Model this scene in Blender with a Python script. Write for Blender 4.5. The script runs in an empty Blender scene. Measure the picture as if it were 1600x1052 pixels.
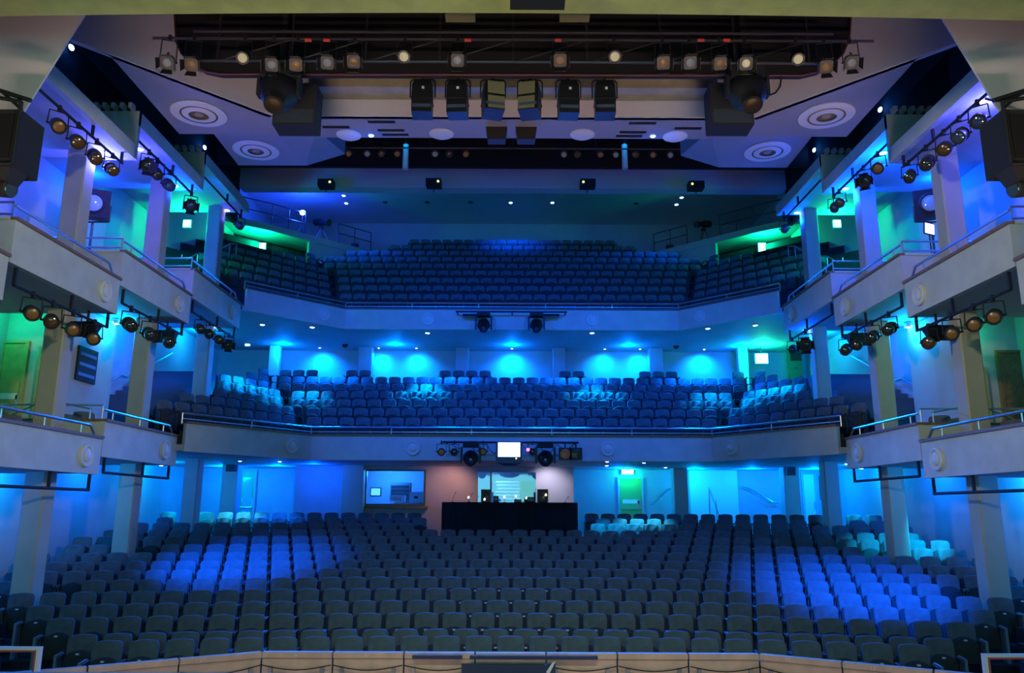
import bpy, math, random
from mathutils import Vector, Matrix
random.seed(7)

# ------------------------------------------------------------------ camera
SC = bpy.context.scene
COL = SC.collection
EYE = 2.9                      # eye height above the floor of the front stalls row
FPX, TILT, ROLL = 1244.0, math.radians(12.25), math.radians(0.25)
cam = bpy.data.cameras.new('camera')
cam.sensor_width = 36.0
cam.lens = 36.0 * FPX / 1600.0
cam.clip_end = 200
cam_ob = bpy.data.objects.new('camera', cam)
COL.objects.link(cam_ob)
cam_ob.matrix_world = Matrix.Translation((0, 0, EYE)) @ Matrix.Rotation(math.pi/2 + TILT, 4, 'X') @ Matrix.Rotation(ROLL, 4, 'Z')
SC.camera = cam_ob

# ------------------------------------------------------------------ world, exposure
wd = bpy.data.worlds.new('world'); SC.world = wd; wd.use_nodes = True
wd.node_tree.nodes['Background'].inputs[0].default_value = (0.10, 0.14, 0.22, 1)
wd.node_tree.nodes['Background'].inputs[1].default_value = 0.02
vs = SC.view_settings
vs.view_transform = 'Standard'; vs.look = 'None'; vs.gamma = 1.0; vs.exposure = 0.0; vs.use_curve_mapping = False

BLUE = (0.0, 0.065, 1.0); AZURE = (0.0, 0.13, 1.0); CYAN = (0.0, 0.36, 1.0); GREEN = (0.0, 1.0, 0.42); VIOLET = (0.075, 0.08, 1.0)
WARM = (1.0, 0.80, 0.66); PINK = (1.0, 0.42, 0.30)

def lamp(kind, name, loc, power, color, target=None, angle=60, blend=0.5, size=0.1, size_y=None):
    l = bpy.data.lights.new(name, kind)
    l.energy = power; l.color = color
    if kind == 'SPOT':
        l.spot_size = math.radians(angle); l.spot_blend = blend; l.shadow_soft_size = size
    elif kind == 'POINT':
        l.shadow_soft_size = size
    elif kind == 'AREA':
        l.size = size
        if size_y: l.shape = 'RECTANGLE'; l.size_y = size_y
    o = bpy.data.objects.new(name, l); COL.objects.link(o)
    o.location = loc
    if target is not None:
        o.rotation_euler = (Vector(target) - Vector(loc)).to_track_quat('-Z', 'Y').to_euler()
    return o

# stage wash: the rig over the stage behind the viewer lights all that faces the stage
lamp('AREA', 'stage_wash_light', (0, -3, 4.4), 360, (.24, .95, .92), (0, 16, 5.5), size=12, size_y=2)
for sx in (-1, 1):      # unseen spots added in the wings to brighten the box fronts opposite
    lamp('SPOT', 'box_front_fill', (sx*9.0, 2.5, 8.5), 5200, (1.0, .94, .66), (-sx*8.9, 14.6, 7.6), 36, 1.0, 0.6)
o = lamp('AREA', 'bulkhead_fill', (0, 4.5, 1.5), 98, (1.0, .66, .58), (0, 16.4, 12.9), size=18, size_y=0.3); o.data.spread = math.radians(30)  # unseen light added to turn the ceiling bulkhead pink
o = lamp('AREA', 'front_stalls_fill', (0, 4.2, 8.6), 46, (.75, 1.0, .80), (0, 14.8, .2), size=10, size_y=0.4); o.data.spread = math.radians(50)  # area light added out of view for the front stalls rows

o = lamp('AREA', 'header_fill', (0, 7.6, 1.4), 30, (1.0, .98, .55), (0, 10.4, 10.0), size=14, size_y=0.2); o.data.spread = math.radians(60)  # added below the view to brighten the header lip

for px_ in (-4.4, -1.5, 1.5, 4.4): lamp('POINT', 'orchestra_rail_fill', (px_, 10.0 if abs(px_) < 3 else 9.4, .35), 22, (1.0, .62, .40), size=.15)  # unseen warm points added to brighten the orchestra rail

# ------------------------------------------------------------------ helpers
def at(u, v, Y=None, X=None, Z=None):
    """a point of the place that lies at the given depth Y (or side X, or height Z) in the direction of photo pixel (u, v)"""
    a, b = (u - 800) / FPX, (526 - v) / FPX
    a, b = a*math.cos(ROLL) - b*math.sin(ROLL), a*math.sin(ROLL) + b*math.cos(ROLL)
    dv = Vector((a, math.cos(TILT) - b*math.sin(TILT), math.sin(TILT) + b*math.cos(TILT)))
    if Y is not None: k = Y / dv.y
    elif X is not None: k = X / dv.x
    else: k = (Z - EYE) / dv.z
    return Vector((0, 0, EYE)) + dv * k

MATS = {}
def mat(name, color, rough=0.6, metal=0.0, var=0.0, scale=8.0, bump=0.0, emit=None, estr=0.0, coat=0.0):
    if name in MATS: return MATS[name]
    m = bpy.data.materials.new(name); m.use_nodes = True
    nt = m.node_tree; b = nt.nodes['Principled BSDF']
    b.inputs['Base Color'].default_value = (*color, 1)
    b.inputs['Roughness'].default_value = rough
    b.inputs['Metallic'].default_value = metal
    if coat: b.inputs['Coat Weight'].default_value = coat
    if emit:
        b.inputs['Emission Color'].default_value = (*emit, 1); b.inputs['Emission Strength'].default_value = estr
    if var or bump:
        tc = nt.nodes.new('ShaderNodeTexCoord'); n = nt.nodes.new('ShaderNodeTexNoise')
        n.inputs['Scale'].default_value = scale; n.inputs['Detail'].default_value = 4
        nt.links.new(tc.outputs['Object'], n.inputs['Vector'])
        if var:
            r = nt.nodes.new('ShaderNodeMapRange')
            r.inputs[1].default_value = 0.3; r.inputs[2].default_value = 0.7
            r.inputs[3].default_value = 1 - var; r.inputs[4].default_value = 1 + var
            mx = nt.nodes.new('ShaderNodeMix'); mx.data_type = 'RGBA'; mx.blend_type = 'MULTIPLY'; mx.inputs[0].default_value = 1
            mx.inputs[6].default_value = (*color, 1)
            nt.links.new(n.outputs['Fac'], r.inputs[0]); nt.links.new(r.outputs[0], mx.inputs[7])
            nt.links.new(mx.outputs[2], b.inputs['Base Color'])
        if bump:
            bp = nt.nodes.new('ShaderNodeBump'); bp.inputs['Strength'].default_value = bump; bp.inputs['Distance'].default_value = 0.01
            nt.links.new(n.outputs['Fac'], bp.inputs['Height']); nt.links.new(bp.outputs[0], b.inputs['Normal'])
    MATS[name] = m
    return m

M_PAINT = mat('wall_paint', (0.42, 0.42, 0.42), 0.7, var=0.06, scale=1.5)
M_FASCIA = mat('fascia_plaster', (0.55, 0.56, 0.48), 0.75, var=0.08, scale=2.5, bump=0.05)
M_COLUMN = mat('column_paint', (0.44, 0.41, 0.30), 0.7, var=0.06, scale=2)
M_CEIL = mat('ceiling_paint', (0.55, 0.53, 0.53), 0.75, var=0.04, scale=1)
M_PANEL = mat('ceiling_panel_shaded_paint', (0.27, 0.28, 0.31), 0.75, var=0.04, scale=1)  # weaker pink light on the undersides is put into this darker tone
M_OLIVE = mat('header_paint', (0.30, 0.29, 0.17), 0.6, var=0.15, scale=3)
M_VOID = mat('black_void_paint', (0.006, 0.006, 0.006), 0.9)
M_BLACK = mat('black_metal', (0.018, 0.018, 0.02), 0.45, 0.3)
M_BLACKM = mat('black_matt', (0.012, 0.012, 0.013), 0.75)
M_CHROME = mat('brushed_steel', (0.62, 0.63, 0.65), 0.3, 0.9)
M_DSTEEL = mat('dark_steel', (0.10, 0.10, 0.11), 0.4, 0.7)
M_WOOD = mat('coping_wood', (0.22, 0.12, 0.05), 0.45, var=0.25, scale=12)
M_PITWOOD = mat('pit_panel_wood', (0.72, 0.42, 0.30), 0.5, var=0.15, scale=4)
M_CARPET = mat('dark_carpet', (0.018, 0.02, 0.028), 0.95, var=0.3, scale=30)
M_STAGE = mat('stage_boards', (0.05, 0.05, 0.05), 0.6, var=0.2, scale=5)
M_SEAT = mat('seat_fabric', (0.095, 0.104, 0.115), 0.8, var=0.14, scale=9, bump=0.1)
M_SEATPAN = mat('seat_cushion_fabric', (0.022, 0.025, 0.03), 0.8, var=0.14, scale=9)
M_ARM = mat('armrest_wood', (0.06, 0.055, 0.05), 0.5)
M_DOOR = mat('door_wood', (0.40, 0.33, 0.12), 0.5, var=0.12, scale=6)
M_GDOOR = mat('green_door_paint', (0.15, 0.42, 0.12), 0.5)
M_WHITE = mat('white_plastic', (0.75, 0.75, 0.73), 0.5)
M_RING = mat('diffuser_enamel', (0.70, 0.67, 0.60), 0.5)
M_GLASS = mat('control_room_glass', (0.3, 0.45, 0.6), 0.05)
M_AMBER = mat('amber_lens', (0.12, 0.05, 0.01), 0.2, coat=1.0)
M_LENS = mat('clear_lens', (0.04, 0.045, 0.04), 0.08, 0.2, coat=1.0)
M_LENSB = mat('blue_lens', (0.05, 0.08, 0.13), 0.08, 0.2, coat=1.0)
M_GEL = mat('olive_card', (0.20, 0.21, 0.10), 0.7)
M_BRONZE = mat('dark_bronze', (0.10, 0.07, 0.04), 0.35, 0.8)
E_BLUE = mat('blue_lamp_face', (0.1, 0.3, 1), 0.3, emit=(0.45, 0.75, 1.0), estr=14)
E_VIO = mat('violet_lamp_face', (0.4, 0.3, 1), 0.3, emit=(0.70, 0.55, 1.0), estr=12)
E_GRN = mat('green_sign_face', (0.2, 1, 0.5), 0.3, emit=(0.35, 1.0, 0.55), estr=6)
E_WARM = mat('warm_lamp_face', (1, 0.8, 0.5), 0.3, emit=(1.0, 0.75, 0.40), estr=10)
E_PALE = mat('pale_lens_glow', (0.5, 0.47, 0.3), 0.3, emit=(0.9, 0.85, 0.45), estr=0.16)
E_AMB = mat('amber_lens_glow', (0.18, 0.08, 0.02), 0.3, emit=(0.9, 0.40, 0.08), estr=0.03)
E_COOL = mat('cool_lens_glow', (0.12, 0.15, 0.18), 0.3, emit=(0.45, 0.55, 0.65), estr=0.07)
E_LED = mat('projector_led', (0.8, 1, 0.1), 0.3, emit=(0.8, 1.0, 0.15), estr=5)
E_RED = mat('red_led', (1, 0.1, 0.05), 0.3, emit=(1.0, 0.10, 0.03), estr=1.2)
E_SCREEN = mat('screen_picture', (0.8, 0.85, 1), 0.3, emit=(0.75, 0.88, 1.0), estr=2.2)

def _frame(d):
    d = Vector(d).normalized()
    a = Vector((0, 0, 1)) if abs(d.z) < 0.9 else Vector((1, 0, 0))
    x = d.cross(a).normalized(); y = d.cross(x).normalized()
    return x, y

class MB:
    """collects shapes and builds ONE mesh"""
    def __init__(s): s.v = []; s.f = []
    def add(s, vs, fs):
        n = len(s.v); s.v += [tuple(p) for p in vs]; s.f += [tuple(i + n for i in f) for f in fs]; return s
    def box(s, x0, x1, y0, y1, z0, z1):
        return s.add([(x0,y0,z0),(x1,y0,z0),(x1,y1,z0),(x0,y1,z0),(x0,y0,z1),(x1,y0,z1),(x1,y1,z1),(x0,y1,z1)],
                     [(0,3,2,1),(4,5,6,7),(0,1,5,4),(1,2,6,5),(2,3,7,6),(3,0,4,7)])
    def obox(s, c, sx, sy, sz, rot=None):
        R = rot if rot is not None else Matrix.Identity(3)
        c = Vector(c); pts = []
        for z in (-sz/2, sz/2):
            for x, y in ((-sx/2,-sy/2),(sx/2,-sy/2),(sx/2,sy/2),(-sx/2,sy/2)):
                pts.append(c + R @ Vector((x, y, z)))
        return s.add(pts, [(0,3,2,1),(4,5,6,7),(0,1,5,4),(1,2,6,5),(2,3,7,6),(3,0,4,7)])
    def tube(s, p0, p1, r0, r1=None, n=8, caps=True):
        p0 = Vector(p0); p1 = Vector(p1); r1 = r0 if r1 is None else r1
        x, y = _frame(p1 - p0); vs = []
        for p, r in ((p0, r0), (p1, r1)):
            for i in range(n):
                a = 2*math.pi*i/n; vs.append(p + x*(r*math.cos(a)) + y*(r*math.sin(a)))
        fs = [(i, (i+1) % n, n+(i+1) % n, n+i) for i in range(n)]
        if caps: fs += [tuple(range(n-1, -1, -1)), tuple(range(n, 2*n))]
        return s.add(vs, fs)
    def pipe(s, pts, r, n=6):
        for a, b in zip(pts[:-1], pts[1:]):
            if (Vector(a) - Vector(b)).length > 1e-5: s.tube(a, b, r, n=n)
        return s
    def lathe(s, p0, axis, prof, n=20):
        """prof: [(distance along the axis, radius)]"""
        p0 = Vector(p0); ax = Vector(axis).normalized(); x, y = _frame(ax); vs = []
        for h, r in prof:
            for i in range(n):
                a = 2*math.pi*i/n; vs.append(p0 + ax*h + x*(r*math.cos(a)) + y*(r*math.sin(a)))
        fs = []
        for k in range(len(prof)-1):
            for i in range(n):
                j = (i+1) % n; fs.append((k*n+i, k*n+j, (k+1)*n+j, (k+1)*n+i))
        fs.append(tuple(range(n-1, -1, -1))); m = (len(prof)-1)*n; fs.append(tuple(range(m, m+n)))
        return s.add(vs, fs)
    def prism(s, poly, z0, z1):
        """poly: [(x, y)] counter-clockwise; z0, z1 numbers"""
        n = len(poly)
        vs = [(x, y, z0) for x, y in poly] + [(x, y, z1) for x, y in poly]
        return s.add(vs, [tuple(range(n-1, -1, -1)), tuple(range(n, 2*n))] + [(i, (i+1) % n, n+(i+1) % n, n+i) for i in range(n)])
    def slab(s, pts, off):
        """a plate: polygon of 3D points given thickness by the offset vector"""
        n = len(pts); off = Vector(off); vs = [Vector(p) for p in pts] + [Vector(p) + off for p in pts]
        return s.add(vs, [tuple(range(n-1, -1, -1)), tuple(range(n, 2*n))] + [(i, (i+1) % n, n+(i+1) % n, n+i) for i in range(n)])
    def loops(s, rings):
        """rings of equal length joined by quads, capped"""
        n = len(rings[0]); vs = [p for r in rings for p in r]; fs = []
        for k in range(len(rings)-1):
            for i in range(n):
                j = (i+1) % n; fs.append((k*n+i, k*n+j, (k+1)*n+j, (k+1)*n+i))
        fs.append(tuple(range(n-1, -1, -1))); m = (len(rings)-1)*n; fs.append(tuple(range(m, m+n)))
        return s.add(vs, fs)
    def mesh(s, name, material, smooth=False):
        me = bpy.data.meshes.new(name); me.from_pydata(s.v, [], s.f); me.update()
        import bmesh
        bm = bmesh.new(); bm.from_mesh(me); bmesh.ops.recalc_face_normals(bm, faces=bm.faces); bm.to_mesh(me); bm.free()
        me.materials.append(material)
        if smooth:
            me.shade_smooth()
            try: me.set_sharp_from_angle(angle=math.radians(40))
            except Exception: pass
        return me
    def build(s, name, material, parent=None, smooth=False):
        o = bpy.data.objects.new(name, s.mesh(name, material, smooth)); COL.objects.link(o)
        if parent is not None: o.parent = parent
        return o

def inst(name, me, parent=None):
    o = bpy.data.objects.new(name, me); COL.objects.link(o)
    if parent is not None: o.parent = parent
    return o
def tag(o, label=None, cat=None, group=None, kind=None):
    if label: o['label'] = label
    if cat: o['category'] = cat
    if group: o['group'] = group
    if kind: o['kind'] = kind
    return o
def thing(name, label, cat, loc=(0,0,0), rz=0.0, group=None):
    o = bpy.data.objects.new(name, None); COL.objects.link(o)
    o.location = loc; o.rotation_euler = (0, 0, rz); o.empty_display_size = 0.2
    return tag(o, label, cat, group)
def struct(name, mb, m, label=None, cat=None, parent=None):
    o = mb.build(name, m, parent)
    if parent is None: o['kind'] = 'structure'
    if label: tag(o, label, cat)
    return o
ORD = ['first','second','third','fourth','fifth','sixth','seventh','eighth','ninth','tenth','eleventh','twelfth','thirteenth','fourteenth','fifteenth','sixteenth',
       'seventeenth','eighteenth','nineteenth','twentieth']
def ordn(i):
    if i < 20: return ORD[i]
    tens = {2:'twenty',3:'thirty',4:'forty',5:'fifty'}; k = i + 1
    if k % 10 == 0: return {30:'thirtieth',40:'fortieth',50:'fiftieth'}[k]
    return tens[k // 10] + '-' + ORD[k % 10 - 1]
SIDE = {-1: 'left', 1: 'right'}
# ------------------------------------------------------------------ levels of the house
BAY = [9.4, 13.2, 17.05, 20.9, 24.8]
UPB = [6.35, 7.05, 7.73, 8.49]          # undersides of the upper box fronts
LOB = [3.20, 3.575, 3.955]              # undersides of the lower box fronts
HEAD = [9.9, 10.75, 11.6, 12.4]         # soffits over the upper boxes
XF, XW = 8.7, 12.0                      # box fronts, side walls
C_LO = dict(c=6.05, y=24.2, phi=math.radians(55), yend=20.75, zb=4.33, zt=5.05)
C_UP = dict(c=6.0, y=27.9, phi=math.radians(45), yend=24.75, zb=9.21, zt=9.94)
STALL_TOP = [.87,.85,1.01,1.135,1.28,1.435,1.56,1.70,1.85,2.0,2.17,2.32,2.49,2.63,2.78]
STALL_Y = [13.6 + .92*i for i in range(15)]
def arc_y(y0, x): return y0 - x*x/62.0
SEAT_H = 0.86

def tier_path(C, t, s):
    """point and facing on the line t metres behind the tier front, s metres sideways from the middle"""
    sg = 1 if s >= 0 else -1; a = abs(s); ct = C['c'] + t*math.tan(C['phi']/2)
    if a <= ct: p = (a, C['y'] + t); r = 0.0
    else: p = (ct + (a-ct)*math.cos(C['phi']), C['y'] + t - (a-ct)*math.sin(C['phi'])); r = C['phi']
    return sg*p[0], p[1], -sg*r
def tier_end(C, t, xmax=XW):
    ct = C['c'] + t*math.tan(C['phi']/2)
    return ct + max(0.0, min((xmax - ct)/math.cos(C['phi']), (C['y'] + t - C['yend'])/math.sin(C['phi'])))
def tier_line(C, t, xmax=XW):
    """plan polyline from left to right"""
    e = tier_end(C, t, xmax); ct = C['c'] + t*math.tan(C['phi']/2)
    if ct >= xmax: return [(-xmax, C['y']+t), (-xmax*0.5, C['y']+t), (xmax*0.5, C['y']+t), (xmax, C['y']+t)]
    return [tier_path(C, t, s)[:2] for s in (-e, -ct, ct, e)]

# ------------------------------------------------------------------ floors
b = MB()
nx = 24
def arc_strip(y0, y1, z):
    top = []; xs = [-XW + 2*XW*i/nx for i in range(nx+1)]
    pts = [(x, arc_y(y0, x), z) for x in xs] + [(x, arc_y(y1, x), z) for x in xs]
    m = nx + 1
    fs = [(i, i+1, m+i+1, m+i) for i in range(nx)]
    n = len(b.v)
    low = [(x, arc_y(y0, x), z - 0.6) for x in xs]
    b.add(pts + low, fs + [(2*m+i, 2*m+i+1, i+1, i) for i in range(nx)])
for i in range(15):
    y0 = STALL_Y[i] - 0.42; y1 = STALL_Y[i] + 0.50
    if i == 14: y1 = 33.5
    arc_strip(y0, y1, STALL_TOP[i] - SEAT_H)
b.box(-XW, XW, 8.9, 14.0, -0.25, -0.05)
struct('floor', b, M_CARPET)
b = MB(); b.prism([(-14, -8), (14, -8), (14, 8.6), (6, 8.30), (-6, 8.30), (-14, 8.6)], 1.1, 1.30)
struct('floor_stage', b, M_STAGE)
b = MB(); b.prism([(-14, 8.6), (-6, 8.3), (6, 8.3), (14, 8.6), (14, 8.72), (6, 8.42), (-6, 8.42), (-14, 8.72)], -0.2, 1.305)
struct('trim_stage_edge', b, mat('stage_edge_strip', (0.35, 0.36, 0.36), 0.5))

def tier_floor(name, C, rows, y_back, dz, dt, z0, t0=0.25, xm=XW):
    m = MB()
    for i in range(rows):
        ta = t0 + dt*i; tb = t0 + dt*(i+1)
        A = tier_line(C, 0.14 if i == 0 else ta, xm); Bq = tier_line(C, tb, xm) if i < rows-1 else [(-xm, y_back), (-C['c'], y_back), (C['c'], y_back), (xm, y_back)]
        z = z0 + dz*i
        vs = [(x, y, z) for x, y in A] + [(x, y, z) for x, y in Bq] + [(x, y, z-dz-0.1) for x, y in A]
        m.add(vs, [(0,1,5,4),(1,2,6,5),(2,3,7,6),(8,9,1,0),(9,10,2,1),(10,11,3,2)])
        for k in ((0, 3) if xm == XW else ()):      # close towards the side wall
            xs = -XW if k == 0 else XW
            m.add([(A[k][0],A[k][1],z),(Bq[k][0],Bq[k][1],z),(xs,max(Bq[k][1],A[k][1]),z),(xs,A[k][1],z)], [(0,1,2,3)])
    return struct(name, m, M_CARPET)
LO_Z = [5.72 - SEAT_H + .413*i for i in range(7)]
UP_Z = [10.8 - SEAT_H + .587*i for i in range(9)]
tier_floor('floor_circle', C_LO, 7, 32.0, .413, .93, LO_Z[0], xm=10.0)
tier_floor('floor_upper_circle', C_UP, 9, 37.6, .587, .915, UP_Z[0])

# ------------------------------------------------------------------ walls
for s in (-1, 1):
    b = MB(); b.box(s*XW, s*(XW+.25), 8.0, 38.0, -.3, 17.6); struct('wall_' + SIDE[s], b, M_PAINT)
b = MB(); b.box(-XW-.2, XW+.2, 37.6, 37.9, 8.9, 17.6); struct('wall_rear', b, M_PAINT)
b = MB(); b.box(-XW, XW, 32.0, 32.2, 4.3, 9.3); struct('wall_rear_circle', b, M_PAINT)
b = MB(); b.box(-7.5, 2.15, 28.0, 28.2, 1.5, 4.4); b.box(-7.5, -7.3, 28.1, 30.6, 1.5, 4.4); b.box(1.95, 2.15, 28.1, 30.6, 1.5, 4.4)
b.box(-7.3, 1.95, 30.4, 30.6, 1.5, 4.4)
# openings for the two control-room windows are cut by building the front around them
b = MB()
W1 = (at(570, 760, Y=28).x, at(665, 760, Y=28).x, at(600, 790, Y=28).z, at(600, 734, Y=28).z)
W2 = (at(744, 760, Y=28).x, at(840, 760, Y=28).x, at(800, 792, Y=28).z, at(800, 736, Y=28).z)
for x0, x1 in ((-7.5, W1[0]), (W1[1], W2[0]), (W2[1], 2.15)): b.box(x0, x1, 28.0, 28.2, 1.5, 4.4)
for w in (W1, W2): b.box(w[0], w[1], 28.0, 28.2, 1.5, w[2]); b.box(w[0], w[1], 28.0, 28.2, w[3], 4.4)
b.box(-7.5, -7.3, 28.1, 30.6, 1.5, 4.4); b.box(1.95, 2.15, 28.1, 30.6, 1.5, 4.4); b.box(-7.3, 1.95, 30.4, 30.6, 1.5, 4.4)
struct('wall_control_room', b, M_PAINT)
b = MB(); b.box(-XW, -7.5, 30.0, 30.2, 1.4, 4.4); struct('wall_rear_stalls_left', b, M_PAINT)
b = MB(); b.box(2.15, XW, 30.0, 30.2, 1.4, 4.4); struct('wall_rear_stalls_right', b, M_PAINT)
# the stage-side shell behind the viewer keeps the house dark
b = MB(); b.box(-14.2, 14.2, -8.2, -8, 1, 18); struct('wall_stage_back', b, M_VOID)
for s in (-1, 1):
    b = MB(); b.box(s*14, s*14.2, -8, 8.2, -.3, 18); struct('wall_stage_' + SIDE[s], b, M_VOID)
b = MB(); b.box(-14.2, 14.2, -8.2, 38.2, 17.6, 17.8); struct('ceiling', b, M_VOID)
# proscenium return walls with the slanted edge
for s in (-1, 1):
    b = MB(); b.slab([(s*6.2, 12.0, 13.4), (s*7.26, 12.0, 11.03), (s*8.35, 12.0, 8.55), (s*14, 12.0, 8.55), (s*14, 12.0, 13.4)], (0, .04, 0))
    struct('wall_proscenium_' + SIDE[s], b, M_CEIL)
# proscenium header: beam with a slight rise to the middle
b = MB(); N = 16
for i in range(N):
    x0, x1 = -11 + 22*i/N, -11 + 22*(i+1)/N
    z = lambda x: 9.98 + .10*(1 - (x/8.0)**2)
    for (ya, yb, za, zb) in ((10.0, 10.5, 0, .20),):
        b.add([(x0,ya,z(x0)+za),(x1,ya,z(x1)+za),(x1,yb,z(x1)+za),(x0,yb,z(x0)+za),(x0,ya,z(x0)+zb),(x1,ya,z(x1)+zb),(x1,yb,z(x1)+zb),(x0,yb,z(x0)+zb)],
              [(0,3,2,1),(4,5,6,7),(0,1,5,4),(2,3,7,6)])
struct('trim_proscenium_header', b, mat('header_lip', (0.52, 0.52, 0.16), 0.5, var=.12, scale=3))
b = MB(); b.box(-11, 11, 10.15, 10.45, 10.2, 13.5); struct('wall_proscenium_header', b, M_OLIVE)
b = MB(); b.box(-11, 11, 10.02, 10.15, 10.3, 10.36); struct('trim_header_cable_strip', b, mat('red_brown_strip', (.25, .09, .04), .6))

# ------------------------------------------------------------------ ceiling pieces
bulk = [(-8.3, 13.45), (-5.4, 16.4), (5.4, 16.4), (8.3, 13.45)]
b = MB()
for (x0, y0), (x1, y1) in zip(bulk[:-1], bulk[1:]):
    d = Vector((x1-x0, y1-y0, 0)).normalized(); n = Vector((-d.y, d.x, 0))*.12
    b.slab([(x0,y0,11.5),(x1,y1,11.5),(x1,y1,13.2),(x0,y0,13.2)], n)
struct('ceiling_bulkhead', b, M_CEIL)
b = MB(); b.prism([(-8.3, 13.5), (-5.4, 16.42), (5.4, 16.42), (8.3, 13.5), (7.85, 14.0), (7.85, 17.3), (4.75, 17.3), (4.75, 17.45), (-4.75, 17.45), (-4.75, 17.3), (-7.85, 17.3), (-7.85, 14.0)], 11.5, 11.62)
struct('ceiling_panel_front', b, M_PANEL)
for s in (-1, 1):
    b = MB(); P = [(s*5.75, 17.3), (s*7.65, 17.3), (s*7.65, 20.7), (s*5.75, 20.7)]
    b.prism(P, 12.25, 12.37); struct('ceiling_panel_' + SIDE[s], b, M_PANEL)
    b = MB(); b.add([(s*4.7,17.5,11.75),(s*5.75,17.5,11.75),(s*5.75,20.7,12.25),(s*4.7,20.7,12.6),(s*4.7,17.5,13.6),(s*5.75,17.5,13.6),(s*5.75,20.7,13.6),(s*4.7,20.7,13.6)],
        [(0,3,2,1),(4,5,6,7),(0,1,5,4),(1,2,6,5),(2,3,7,6),(3,0,4,7)]); struct('ceiling_cheek_' + SIDE[s], b, M_PANEL)
b = MB(); b.box(-4.45, 4.45, 15.75, 16.3, 11.86, 12.5); struct('ceiling_olive_beam', b, M_OLIVE)
b = MB(); b.box(-9.6, 9.6, 24.0, 24.15, 13.72, 16.5); b.box(-9.6, 9.6, 17.3, 24.0, 15.2, 15.3); struct('ceiling_slot_backing', b, M_VOID)
b = MB(); b.box(-9.6, 9.6, 26.2, 26.7, 13.92, 14.8); struct('ceiling_beam', b, M_CEIL)
b = MB(); b.box(-XW, XW, 26.3, 37.7, 16.8, 16.92); struct('ceiling_upper_circle', b, M_CEIL)
# black drapes above the box headers
for s in (-1, 1):
    b = MB()
    for i in range(4): b.box(s*9.75, s*9.85, BAY[i], BAY[i+1], HEAD[i]+.2, 17.6)
    b.box(s*9.6, s*9.75, 24.2, 26.3, 12.6, 17.6)
    o = struct('wall_void_' + SIDE[s], b, M_VOID)

# tier soffits (the concrete slab under each circle)
for nm, C, yb in (('ceiling_under_circle', C_LO, 32.0), ('ceiling_under_upper_circle', C_UP, 37.6)):
    L = tier_line(C, 0.06, XF); b = MB()
    b.prism([(-XW, C['yend'])] + L + [(XW, C['yend']), (XW, yb), (-XW, yb)], C['zb'] + .02, C['zb'] + .18)
    struct(nm, b, M_PAINT)

# ------------------------------------------------------------------ tier fronts
def strip(line, z0, z1, off, thick):
    """upright band that follows a plan polyline, thickness towards the house"""
    m = MB()
    for (x0, y0), (x1, y1) in zip(line[:-1], line[1:]):
        d = Vector((x1-x0, y1-y0, 0)).normalized(); n = Vector((-d.y, d.x, 0))
        a = Vector((x0, y0, 0)) + n*off; c = Vector((x1, y1, 0)) + n*off
        m.add([a+Vector((0,0,z0)), c+Vector((0,0,z0)), c+n*thick+Vector((0,0,z0)), a+n*thick+Vector((0,0,z0)),
               a+Vector((0,0,z1)), c+Vector((0,0,z1)), c+n*thick+Vector((0,0,z1)), a+n*thick+Vector((0,0,z1))],
              [(0,3,2,1),(4,5,6,7),(0,1,5,4),(1,2,6,5),(2,3,7,6),(3,0,4,7)])
    return m
def roundel(parent, c, nrm, r=0.225):
    """plaster ring with a raised inner disc"""
    n = Vector(nrm).normalized(); c = Vector(c)
    m = MB(); m.lathe(c, n, [(0, r), (.05, r), (.07, r*.92), (.07, r*.80), (.035, r*.72), (.035, r*.02)], 20)
    o = m.build('roundel_ring', M_RING, parent, True)
    m = MB(); m.lathe(c + n*.03, n, [(0, r*.55), (.03, r*.55), (.05, r*.45), (.055, r*.05)], 16)
    m.build('roundel_disc', M_RING, o, True)
def handrail(name, parent, pts, z, zpost, r=.028, every=2.4, m=None):
    m = m or M_CHROME
    q = MB(); q.pipe([(x, y, z) for x, y in pts], r, 8); o = q.build(name, m, parent, True)
    for (x0, y0), (x1, y1) in zip(pts[:-1], pts[1:]):
        L = math.hypot(x1-x0, y1-y0); n = max(1, round(L/every))
        for k in range(n+1):
            if k == n and (x1, y1) != pts[-1]: continue
            x = x0+(x1-x0)*k/n; y = y0+(y1-y0)*k/n
            MB().tube((x, y, zpost), (x, y, z), .018, n=6).build('rail_post', m, o)
    return o
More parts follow.
